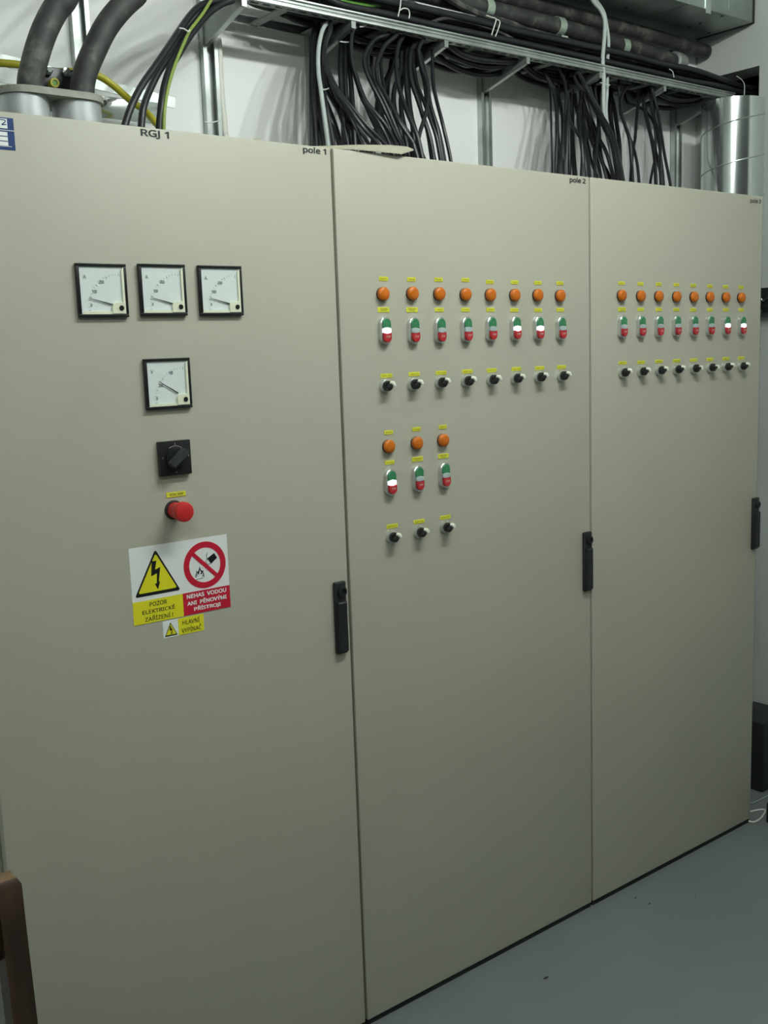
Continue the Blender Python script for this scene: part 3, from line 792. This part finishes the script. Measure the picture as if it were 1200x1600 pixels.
def bundle(L, where, group, tall):
    order = sorted(range(len(L)), key=lambda i: L[i][0][-1][0])
    rank = {i: k for k, i in enumerate(order)}
    words = ['first', 'second', 'third', 'fourth', 'fifth', 'sixth', 'seventh', 'eighth', 'ninth', 'tenth', 'eleventh', 'twelfth', 'thirteenth', 'fourteenth', 'fifteenth', 'sixteenth', 'seventeenth', 'eighteenth', 'nineteenth', 'twentieth', 'twenty-first', 'twenty-second', 'twenty-third', 'twenty-fourth', 'twenty-fifth', 'twenty-sixth', 'twenty-seventh', 'twenty-eighth']
    N = len(L)
    for i, (pix, r, m_, Y) in enumerate(L):
        Yb = Y-0.14+0.03*math.sin(i*2.3)
        Yb = max(0.13, min(0.42, Yb))
        P = drop(pix, Y, Yb)
        k = rank[i]
        pos = (words[k]+' from the left') if k < (N+1)//2 else ((words[N-1-k]+' from the right') if N-1-k > 0 else 'rightmost')
        if k == 0: pos = 'leftmost'
        colr = 'grey' if m_ == GY else 'black'
        cable('power_cable', P, r*0.97/1000.0, m_, f'{colr} cable {pos} where {where} meets the cabinet tops', 'cable', group, 8)
B1 += clones(B1, [0, 2, 4, 5, 6, 7, 12, 13, 14, 17, 18, 20, 22, 23, 25, 27])
B2c += clones(B2c, [1, 3, 5, 8, 10, 12, 16])
bundle(B1, 'the first large bundle', 'cables hanging in the first large bundle', 0)
bundle(B2c, 'the second large bundle', 'cables hanging in the second large bundle', 0)
bundle(B3c, 'the small third bundle', 'cables hanging in the small third bundle', 0)
# two grey cables in front of the tray, passing behind the rail
g1 = c6([(560,-20),(600,40),(660,110),(700,220),(695,400),(678,620)])+c5([(517,200),(515,320),(517,470),(540,640),(575,800),(590,985)])
g2 = c6([(540,-60),(620,20),(690,130),(722,280),(740,440),(728,640)])+c5([(545,200),(542,330),(535,480),(560,650),(600,800),(620,990)])
cable('grey_cable', drop(g1, .375, .33, False), 0.0062, GY, 'thicker grey cable curving down past the tray rail, left of the pair', 'cable', 'pair of grey cables', 10)
cable('grey_cable', drop(g2, .39, .35, False), 0.0052, GY, 'thinner grey cable curving down past the tray rail, right of the pair', 'cable', 'pair of grey cables', 10)

# trunk cables lying in the tray along the wall
rnd = random.Random(3)
for k in range(20):
    row = k // 7; col = k % 7
    y0 = 0.372 + col*0.0215 + rnd.uniform(-.004, .004); z0 = TZ+0.016+row*0.021
    P = []
    x = 0.12 + rnd.uniform(0, 0.35)
    P.append(Vector((x-0.05, y0, z0+0.02*rnd.random())))
    amp = rnd.uniform(0.002, 0.010)
    while x < 1.95:
        P.append(Vector((x, y0+rnd.uniform(-.006, .006), z0+rnd.uniform(-amp*0.3, amp)+ (0.012 if row == 2 else 0))))
        x += rnd.uniform(0.12, 0.2)
    P.append(Vector((2.05, y0*0.9+0.042, z0+0.002))); P.append(Vector((2.25, y0*0.9+0.045, z0+0.006))); P.append(Vector((2.55, y0*0.9+0.045, z0)))
    o = cable('trunk_cable', P, rnd.uniform(0.007, 0.0105), 'black_cable' if k % 3 else 'dusty_cable', 'black cable lying along the cable tray and running into the dark wall hole', 'cable', 'cables lying along the tray', 10, sub=4)
# sagging cables between the arms under the tray
for k, (x0, x1, y, z, s) in enumerate([(0.62, 1.00, .42, 2.385, .028), (0.64, 1.05, .455, 2.38, .040), (0.60, 1.00, .485, 2.385, .034), (0.66, 1.02, .39, 2.383, .015), (1.02, 1.34, .44, 2.383, .020), (1.0, 1.36, .48, 2.38, .03), (1.52, 1.93, .43, 2.383, .024), (1.5, 1.92, .465, 2.38, .030), (1.55, 1.9, .40, 2.384, .014), (0.30, 0.66, .45, 2.383, .03), (0.32, 0.68, .42, 2.383, .02), (0.36, 0.66, .48, 2.385, .035)]):
    P = [Vector((x0+(x1-x0)*t, y, z+0.03*abs(2*t-1)**3-0.55*s*math.sin(PI*t)+0.004*math.sin(7*t+k))) for t in (0, .2, .4, .6, .8, 1)]
    where = 'between the two large bundles' if x0 < 1.0 and x0 > 0.5 else ('behind the second large bundle' if x0 < 1.4 and x0 > 0.9 else ('right of the small third bundle' if x0 > 1.4 else 'behind the first large bundle'))
    cable('slack_cable', P, 0.0085, 'black_cable', f'black cable sagging below the tray {where}', 'cable', f'slack cables {where}', 10)
# loose curvy cables above the rail
cable('slack_cable', [at(x, y, .40) for x, y in ((560, -20), (610, -8), (648, 8), (665, 18), (690, 22), (715, 24), (745, 32), (780, 42), (830, 60), (870, 78), (905, 92))], 0.008, 'dusty_cable', 'thick dark cable winding along the top of the tray rail', 'cable')
cable('slack_cable', [at(x, y, .42) for x, y in ((690, -10), (712, 4), (740, 18), (762, 26), (800, 38), (850, 60), (905, 82), (960, 104))], 0.0095, 'dusty_cable', 'dark cable slanting down from the frame top toward the wire loop', 'cable')
cable('slack_cable', [at(x, y, .372) for x, y in ((655, 42), (672, 36), (688, 30), (705, 29), (730, 34), (770, 46), (800, 60))], 0.0045, 'dusty_cable', 'thin dark cable arching just above the tray rail', 'cable')
cable('earth_cable', [at(x, y, .39) for x, y in ((500, -12), (528, 0), (562, 6.5), (590, 7.5), (612, 2), (630, -10))], 0.0065, 'green_cable', 'green earth cable dipping into view above the tray rail', 'cable')

# three looping cables and the striped earth wire at left
c2 = lambda L: [(180+u/5.4545, v/5.4545) for u, v in L]
lab = 'black cable looping down to the first cabinet, '
cable('looping_cable', drop(c2([(1000,-40),(880,0),(740,40),(640,130),(540,270),(440,420),(330,580),(220,740),(140,900),(85,1060)]), .36, .20, False), 0.0075, BK, lab+'left of the three', 'cable', 'three looping cables', 12)
cable('looping_cable', drop(c2([(1000,-20),(880,20),(760,80),(690,170),(590,290),(490,450),(380,600),(290,780),(240,920),(222,1075)]), .38, .22, False), 0.0075, BK, lab+'middle of the three', 'cable', 'three looping cables', 12)
cable('looping_cable', drop(c2([(1000,0),(900,40),(800,110),(710,210),(620,330),(530,480),(470,580),(420,740),(395,900),(378,1085)]), .36, .20, False), 0.0080, BK, lab+'right of the three', 'cable', 'three looping cables', 12)
cable('earth_cable', drop(c2([(840,-40),(800,30),(750,110),(690,190),(630,270),(580,380),(530,500),(480,640),(440,800),(420,950),(415,1085)]), .33, .19, False), 0.0036, 'stripe_cable', 'thin green and yellow earth wire running along the looping black cables', 'cable', None, 10)
# thick cables out of the clamped sleeves; they run on along the wall above the tray
def world(*L): return [Vector(p) for p in L]
SY = 0.20
c1 = lambda L, Y: [at(u/6.0, v/6.0, Y) for u, v in L]
P = [Vector((*(at(46, 132, SY).xy), 2.05))] + c1([(282, 790), (310, 640), (360, 450), (430, 260), (520, 90), (620, -40)], SY)
P += world((-0.41, 0.225, 2.375), (-0.30, 0.28, 2.47), (-0.12, 0.36, 2.52), (0.15, 0.42, 2.535), (0.4, 0.45, 2.540), (0.8, 0.455, 2.540), (1.2, 0.455, 2.537), (1.5, 0.455, 2.527), (1.68, 0.455, 2.520), (1.79, 0.455, 2.512))
cable('thick_cable', P, 0.0245, 'dusty_cable', 'thick dusty black cable rising from the left metal sleeve', 'cable', 'thick power cables', 20)
P = [Vector((*(at(126, 140, SY).xy), 2.05))] + c1([(770, 850), (800, 680), (880, 480), (990, 260), (1120, 90), (1260, -40), (1430, -160)], SY)
P += world((0.05, 0.30, 2.50), (0.25, 0.42, 2.585), (0.55, 0.49, 2.605), (1.0, 0.50, 2.605), (1.5, 0.50, 2.600), (2.03, 0.50, 2.590))
cable('thick_cable', P, 0.0235, 'dusty_cable', 'thick dusty black cable rising from the right metal sleeve', 'cable', 'thick power cables', 20)
cable('thick_cable', world((0.45, 0.43, 2.46), (0.9, 0.43, 2.484), (1.2, 0.43, 2.484), (1.55, 0.43, 2.468), (1.75, 0.43, 2.455), (1.98, 0.43, 2.45), (2.4, 0.43, 2.45)), 0.017, 'dusty_cable', 'dark cable under the thick clamped cable, behind the tray rail', 'cable', None, 16)
# fitting on the end of the thick cable
ft = MB().m('zinc_dull').lathe([(0.027, 0.0), (0.033, 0.004), (0.033, 0.03), (0.029, 0.034), (0.029, 0.05), (0.020, 0.056)], 'X', (0,0,0), 24).build('cable_gland', None, (1.775, 0.455, 2.513))
tag(ft, 'round zinc end fitting on the thick cable beside the wall corner', 'cable fitting')
# clamps on the thick cable
def make_clamp():
    m_ = MB().m('brass_tag')
    n = 20; r = 0.0262; rows = []
    for x in (-0.014, 0.014):
        rows.append([m_.bm.verts.new((x, r*math.cos(2*PI*k/n), r*math.sin(2*PI*k/n))) for k in range(n)])
        rows.append([m_.bm.verts.new((x, (r+.0016)*math.cos(2*PI*k/n), (r+.0016)*math.sin(2*PI*k/n))) for k in range(n)])
    for a, b in ((0, 2), (1, 3), (0, 1), (2, 3)):
        for k in range(n): m_._face([rows[a][k], rows[a][(k+1)%n], rows[b][(k+1)%n], rows[b][k]], a in (0,1) and b in (2,3))
    m_.box(-0.014, 0.014, 0.020, 0.094, 0.022, 0.026)
    o = m_.build('cable_clamp')
    MB().m('zinc_bright').lathe([(0.004, -0.029), (0.004, -0.026)], 'Y', (0.003, 0, -0.002), 6).build('screw', o)
    return o
K0 = make_clamp()
for k, (px, py) in enumerate(((768, 4), (881, 28), (981, 58))):
    o = K0 if k == 0 else copy_tree(K0)
    x = at(px, py, 0.43).x; zc = {0: 2.540, 1: 2.537, 2: 2.522}[k]
    o.location = (x, 0.455, zc)
    tag(o, ['pale metal clamp round the thick cable above the bare wall', 'pale metal clamp round the thick cable above the second large bundle', 'pale metal clamp round the thick cable right of the grey cable pair'][k], 'clamp', 'clamps on the thick cable')
K1 = MB().m('brass_tag').box(-0.014, 0.014, -0.0200, -0.0178, -0.012, 0.012, 0.0006)
K1.box(-0.014, 0.014, -0.0195, 0.119, -0.0210, -0.0180)
K1 = K1.build('saddle_clip')
for k, (px, py) in enumerate(((883, 52), (981, 81))):
    o = K1 if k == 0 else copy_tree(K1)
    o.location = (at(px, py, 0.41).x, 0.43, [2.486, 2.474][k])
    tag(o, ['pale metal clip on the lower cable above the second large bundle', 'pale metal clip on the lower cable right of the grey cable pair'][k], 'clamp', 'clips on the lower cable')

# ------------------------------------------------------------------ metal sleeves and clamp at left
sc = [at(38, 168, SY), at(120, 172, SY)]
PB = at(80, 147.5, SY-0.052).z; PT = at(80, 136.5, SY-0.052).z
for k, p in enumerate(sc):
    x = p.x
    o = MB().m('sleeve_metal').lathe([(0.0465, ROOF+0.0005), (0.0465, PB-0.0005), (0.043, PB-0.0005), (0.043, ROOF+0.02)], 'Z', (0,0,0), 48, cap=False).build('metal_sleeve', None, (x, SY, 0))
    tag(o, ['left pale metal sleeve under the thick cable, partly outside the photo', 'right pale metal sleeve under the thick cable'][k], 'metal sleeve', 'metal sleeves of the thick cables')
xa, xb = sc[0].x, sc[1].x
pl = MB().m('cast_grey')
n = 24; pts = []
for k in range(n+1): a = -PI/2+PI*k/n; pts.append((xb+0.052*math.cos(a), SY+0.052*math.sin(a)))
for k in range(n+1): a = PI/2+PI*k/n; pts.append((xa+0.052*math.cos(a), SY+0.052*math.sin(a)))
va = [pl.bm.verts.new((x, y, PB)) for x, y in pts]; vb = [pl.bm.verts.new((x, y, PT)) for x, y in pts]
pl._face(va); pl._face(vb)
for k in range(len(pts)): pl._face([va[k], va[(k+1)%len(pts)], vb[(k+1)%len(pts)], vb[k]], True)
o = pl.build('flange_plate'); tag(o, 'grey cast flange plate joining the tops of the two metal sleeves', 'flange plate')
# earth terminal behind the plate
p = at(86, 124, 0.255)
t = MB().m('black_plastic').box(-0.046, 0.034, -0.014, 0.014, -0.035, 0.022, 0.002).build('earth_terminal', None, (p.x+0.006, 0.265, p.z))
tag(t, 'dark earth terminal block between the two thick cables', 'terminal block')
for (px, py) in ((74, 111), (103, 114)):
    q = at(px, py, 0.25)
    MB().m('zinc_bright').lathe([(0.0095, 0.0), (0.0095, -0.007), (0.0055, -0.008), (0.0055, -0.014)], 'Y', (0,0,0), 6).build('bolt', t, (q.x-p.x-0.006, -0.0145, q.z-p.z))
q = at(86, 129, 0.235)
MB().m('yellow_cable').lathe([(0.0090, -0.001), (0.0090, -0.030), (0.0055, -0.030), (0.0055, -0.020)], 'Y', (0,0,0), 24).build('yellow_ring', t, (q.x-p.x-0.006, 0, q.z-p.z))
MB().m('green_cable').lathe([(0.0052, -0.020), (0.0052, -0.028)], 'Y', (0,0,0), 16).build('green_core', t, (q.x-p.x-0.006, 0, q.z-p.z))
cable('earth_cable', [at(x, y, .33) for x, y in ((-30, 97), (10, 99), (40, 103), (60, 108), (85, 112), (120, 112), (150, 117), (175, 132), (205, 158), (225, 172))] + [at(243, 192, .30), at(252, 205, .28), Vector((at(256, 210, .27).x, .27, ROOF+0.001))], 0.0075, 'yellow_cable', 'yellow-green earth cable passing behind the thick cables to the right', 'cable', None, 12)
# flat steel bars behind
pA = at(150, 128, .44); pB = at(212, 165, .44)
o = MB().m('zinc').box(-0.30, 0.15, -0.004, 0.0, -0.012, 0.012).build('steel_bar', None, ((pA.x+pB.x)/2, .45, at(170, 137, .45).z)); o.rotation_euler.y = math.radians(6)
tag(o, 'flat grey steel bar on the wall behind the thick cables', 'steel bar')
o = MB().m('zinc_bright').box(-0.35, 0.10, -0.02, 0.0, -0.028, 0.02, 0.002).build('mounting_rail', None, (at(180, 172, .42).x, .42, at(180, 170, .42).z))
tag(o, 'pale metal mounting rail low behind the right metal sleeve', 'mounting rail')
MB().m('black_plastic').lathe([(0.006, 0), (0.006, -0.006)], 'Y', (0,0,0), 12).build('bolt', o, (at(162, 164, .40).x-at(180, 172, .42).x, -0.0195, 0.004))
# white wall cable beside the second strut
cable('wall_cable', [at(x, y, .535) for x, y in ((338, 40), (342, 75), (344, 120), (347, 160), (351, 205), (354, 235))] + [Vector((at(356, 250, .535).x, .535, 1.75))], 0.0085, 'white_cable', 'white cable running down the wall beside the second strut', 'cable', None, 10)

# ------------------------------------------------------------------ cable ties and wire loops
def tie(pix, Y, label, r=0.0016, m_='tie_white'):
    cable('cable_tie', [at(x, y, Y) for x, y in pix], r, m_, label, 'cable tie', None, 6)
tie([(280, 44), (287, 45), (294, 49), (297, 47)], .265, 'white cable tie round the three looping cables')
tie([(320, 190), (328, 192), (337, 190), (345, 188)], .495, 'pale cable tie round the strut and white cable on the wall')
tie([(500, 139), (507, 140), (514, 138)], .30, 'pale cable tie on the grey cable at the left of the first bundle')
tie([(531, 65), (541, 66), (551, 65)], .375, 'white cable tie round the thick strand high in the first bundle')
tie([(622, 26), (625, 12), (628, -4), (640, -6)], .343, 'white wire tie left of the loop above the tray rail')
tie([(625, 16), (631, 13), (638, 15), (640, 22), (639, 29)], .343, 'small white wire loop hooked on the tray rail')
tie([(768, 55), (772, 42), (775, 30), (768, 27), (760, 24)], .343, 'long pale wire hook over the rail above the bare wall')
tie([(774, 57), (779, 44), (781, 34), (776, 30)], .345, 'short pale wire hook beside the long one over the rail')
tie([(1046, 108), (1051, 112), (1053, 121)], .345, 'pale wire hook over the rail near the wall corner')
tie([(1151, 119), (1158, 124), (1163, 132), (1163, 150)], .36, 'pale wire loop round the cables inside the wall hole')
tie([(938, 129), (946, 132), (953, 133)], .345, 'white cable tie round the pair of grey cables')
tie([(572, 30), (573, 37), (569, 41), (562, 42)], .36, 'thin pale wire hook under the tray above the first bundle')

# ------------------------------------------------------------------ round spiral duct
dx, dy, dr = 1.853, 0.270, 0.101
zt = 2.352
m_ = MB().m('zinc_bright').lathe([(dr-0.002, FLOOR), (dr, FLOOR), (dr, zt), (dr-0.002, zt), (dr-0.002, FLOOR)], 'Z', (0,0,0), 96, cap=False)
d_ = m_.build('round_duct', None, (dx, dy, 0)); tag(d_, 'round spiral-seamed galvanised duct standing behind the right cabinet corner', 'duct')
m_ = MB().m('zinc'); pts = []
pitch = 0.128; a = 0.0
zz = at(1142, 236, dy-dr).z - pitch*0.75 - pitch*7
while True:
    z = zz+pitch*a/(2*PI)
    if z > zt-0.006: break
    pts.append(((dr+0.0003)*math.cos(a), (dr+0.0003)*math.sin(a), z)); a += PI/24
m_.tube(pts, 0.0022, 6, spline=False); m_.build('spiral_seam', d_)
m_ = MB().m('zinc_dull').lathe([(dr-0.003, zt-0.004), (0.001, zt-0.004)], 'Z', (0,0,0), 48, cap=False); m_.build('duct_lid', d_)

# ------------------------------------------------------------------ rectangular ventilation duct overhead
vx0, vx1, vy0, vy1, vz0 = 0.95, 2.022, 0.312, 0.545, 2.640
v = MB().m('duct_zinc').box(vx0, vx1, vy0, vy1, vz0, CEIL-0.08, 0.0015, 1).build('ventilation_duct')
tag(v, 'rectangular galvanised ventilation duct overhead against the right wall', 'duct')
fl = MB().m('duct_zinc')
xx = at(1058, 30, 0.42).x
fl.box(1.66, 1.664, vy0-0.001, vy1, vz0-0.0012, CEIL-0.08)
fl.build('joint_seam', v)
for px, py in ((1094, 36), (1077, 41.5), (1128, 25), (1108, 51), (979, 12)):
    d = CR @ Vector(((px-600)/FPX, -(py-800)/FPX, -1.0)); P = CLOC+d*((vz0-CLOC.z)/d.z)
    MB().m('black_plastic').lathe([(0.005, vz0-0.002), (0.005, vz0+0.001)], 'Z', (0,0,0), 8).build('rivet', v, (P.x, P.y, 0))
p = at(1106, 6, vy0)
MB().m('zinc_bright').box(-0.014, 0.014, -0.003, 0.001, -0.03, 0.25, 0.0005).build('hanger_strap', v, (p.x, vy0, p.z))
p = at(1137, 14, vy0)
MB().m('zinc_bright').tube([(0, -0.003, -0.004), (0.001, -0.004, 0.06), (0.0, -0.003, 0.25)], 0.0016, 6).build('hanger_wire', v, (p.x, vy0, p.z))
MB().m('hole_dark').box(vx1, WX-0.001, vy0+0.004, vy1, vz0+0.002, CEIL-0.09).build('end_gap_shade', v)  # near-black filler, paints the shade in the gap between duct and wall

# ------------------------------------------------------------------ sheet on top, and lesser things
pts = [at(487, 228.5, 0.02), at(560, 232, -0.004), at(628, 238.5, -0.012), at(646, 233, -0.004), at(636, 229, 0.03), at(610, 226.5, 0.06), at(560, 226, 0.09)]
m_ = MB().m('cardboard')
top = [m_.bm.verts.new(p) for p in pts]
zb = [Vector((p.x, p.y, p.z-0.003)) for p in pts]; bot = [m_.bm.verts.new(p) for p in zb]
m_._face(top); m_._face(bot)
for k in range(len(pts)): m_._face([top[k], top[(k+1)%len(pts)], bot[(k+1)%len(pts)], bot[k]])
o = m_.build('cardboard_sheet'); tag(o, 'curled sheet of cardboard lying on top of the middle cabinet', 'cardboard sheet')
p = at(401, 213, 0.03)
o = MB().m('cardboard').prism([(-0.014, -0.006), (0.014, -0.006), (0.006, 0.002), (-0.002, 0.004), (-0.010, 0.001)], 0.012, -0.002).build('paper_scrap', None, (p.x, 0.03, ROOF+0.006))
tag(o, 'small paper scrap on top of the first cabinet', 'paper scrap')

# dark socket-like box on the right wall beyond the cabinets
p = atx(1190, 451, WX); q = atx(1200, 489, WX)
bx = MB().m('handle_black').box(WX-0.05, WX-0.001, p.y-0.16, p.y+0.03, q.z, p.z, 0.004).build('wall_box')
tag(bx, 'dark box on the right wall beyond the last cabinet', 'wall box')
MB().m('zinc_bright').tube([(WX-0.052, p.y-0.01, p.z-0.045), (WX-0.056, p.y-0.025, p.z-0.03), (WX-0.054, p.y-0.04, p.z-0.045), (WX-0.056, p.y-0.06, p.z-0.035)], 0.003, 6).build('cable_end', bx)
# added dark box, raised to stand in for shade low on the right wall
o = MB().m('handle_black').box(WX-0.20, WX-0.01, 0.10, 0.50, FLOOR, 0.24, 0.006).build('corner_shade_box'); tag(o, 'added dark box standing in for shade in the corner beyond the last cabinet', 'shade box')
o = MB().m('handle_black').box(1.645, 1.70, -0.105, -0.035, FLOOR, 0.055, 0.004).build('floor_block'); tag(o, 'dark block on the floor at the right edge of the photo', 'block')
def floor_pt(px, py, z=FLOOR+0.004):
    d = CR @ Vector(((px-600)/FPX, -(py-800)/FPX, -1.0)); return CLOC+d*((z-CLOC.z)/d.z)
cable('cord', [floor_pt(*q) for q in ((1155, 1274), (1170, 1283), (1180, 1284), (1189, 1278), (1195, 1269), (1194, 1265), (1184, 1265.5), (1172, 1268))], 0.0028, 'white_cable', 'white cord curled on the floor at the corner of the last cabinet', 'cord', None, 8)
cable('cord', [floor_pt(*q) for q in ((1168, 1253), (1176, 1254.5), (1184, 1251), (1200, 1243))], 0.0018, 'grey_cable', 'thin grey cord on the floor behind the curled white cord', 'cord', None, 6)
# specks of dirt on the floor
for (px, py, s) in ((853, 1528, 0.006), (993, 1403, 0.003), (1015, 1412, 0.0035), (1086, 1402, 0.002)):
    P = floor_pt(px, py, FLOOR)
    m_ = MB().m('floor_speck').lathe([(s, 0.0002), (s*0.7, 0.0012), (0.0003, 0.0018)], 'Z', (0,0,0), 7)
    o = m_.build('dirt_speck', None, (P.x, P.y, FLOOR)); o.scale = (1.6, 0.7, 1)
    tag(o, {853: 'dark dirt speck alone on the floor in front of the middle cabinet', 993: 'tiny dirt speck on the floor before the right cabinet, left of two', 1015: 'tiny dirt speck on the floor before the right cabinet, right of two', 1086: 'faint dirt speck on the floor farthest to the right'}[px], 'dirt speck', 'specks on the floor')

# ------------------------------------------------------------------ wooden chair at the lower left (its back post shows)
pt = at(20, 1384, -0.50)
ch = empty('wooden_chair', (pt.x, -0.50, FLOOR)); tag(ch, 'dark wooden chair at the lower left edge of the photo', 'chair')
H = pt.z-FLOOR
def post(x, y, h, rake, name='back_post', mm='wood'):
    m_ = MB().m('wood')
    w_ = 0.016; d_2 = 0.019
    lv = [(0.0, 0.0), (0.45, 0.0), (h*0.93, rake), (h-0.008, rake*1.08), (h, rake*1.1)]
    rings = []
    for k, (z, yy) in enumerate(lv):
        q = 0.72 if k == len(lv)-1 else 1.0
        rings.append([m_.bm.verts.new((x+sx*w_*q, y+yy+sy*d_2*q, z)) for sx, sy in ((-1,-1),(1,-1),(1,1),(-1,1))])
    for r0, r1 in zip(rings, rings[1:]):
        for k in range(4): m_._face([r0[k], r0[(k+1)%4], r1[(k+1)%4], r1[k]])
    m_._face(rings[0]); m_.m('wood_end')._face(rings[-1])
    return m_.build(name, ch)
post(0, 0, H, 0.03); post(-0.36, 0, H, 0.03)
MB().m('wood').box(-0.345, -0.015, 0.018, 0.034, H-0.11, H-0.03, 0.004).build('top_rail', ch)
MB().m('wood_end').box(-0.345, -0.015, 0.008, 0.022, 0.55, 0.60, 0.004).build('back_slat', ch)
MB().m('wood').box(-0.375, 0.015, -0.40, -0.015, 0.43, 0.455, 0.006).build('seat', ch)
for x in (-0.35, -0.01):
    MB().m('wood').box(x-0.016, x+0.016, -0.39, -0.355, 0, 0.43, 0.003).build('leg', ch)
    MB().m('wood').box(x-0.008, x+0.008, -0.36, -0.015, 0.18, 0.21, 0.002).build('stretcher', ch)
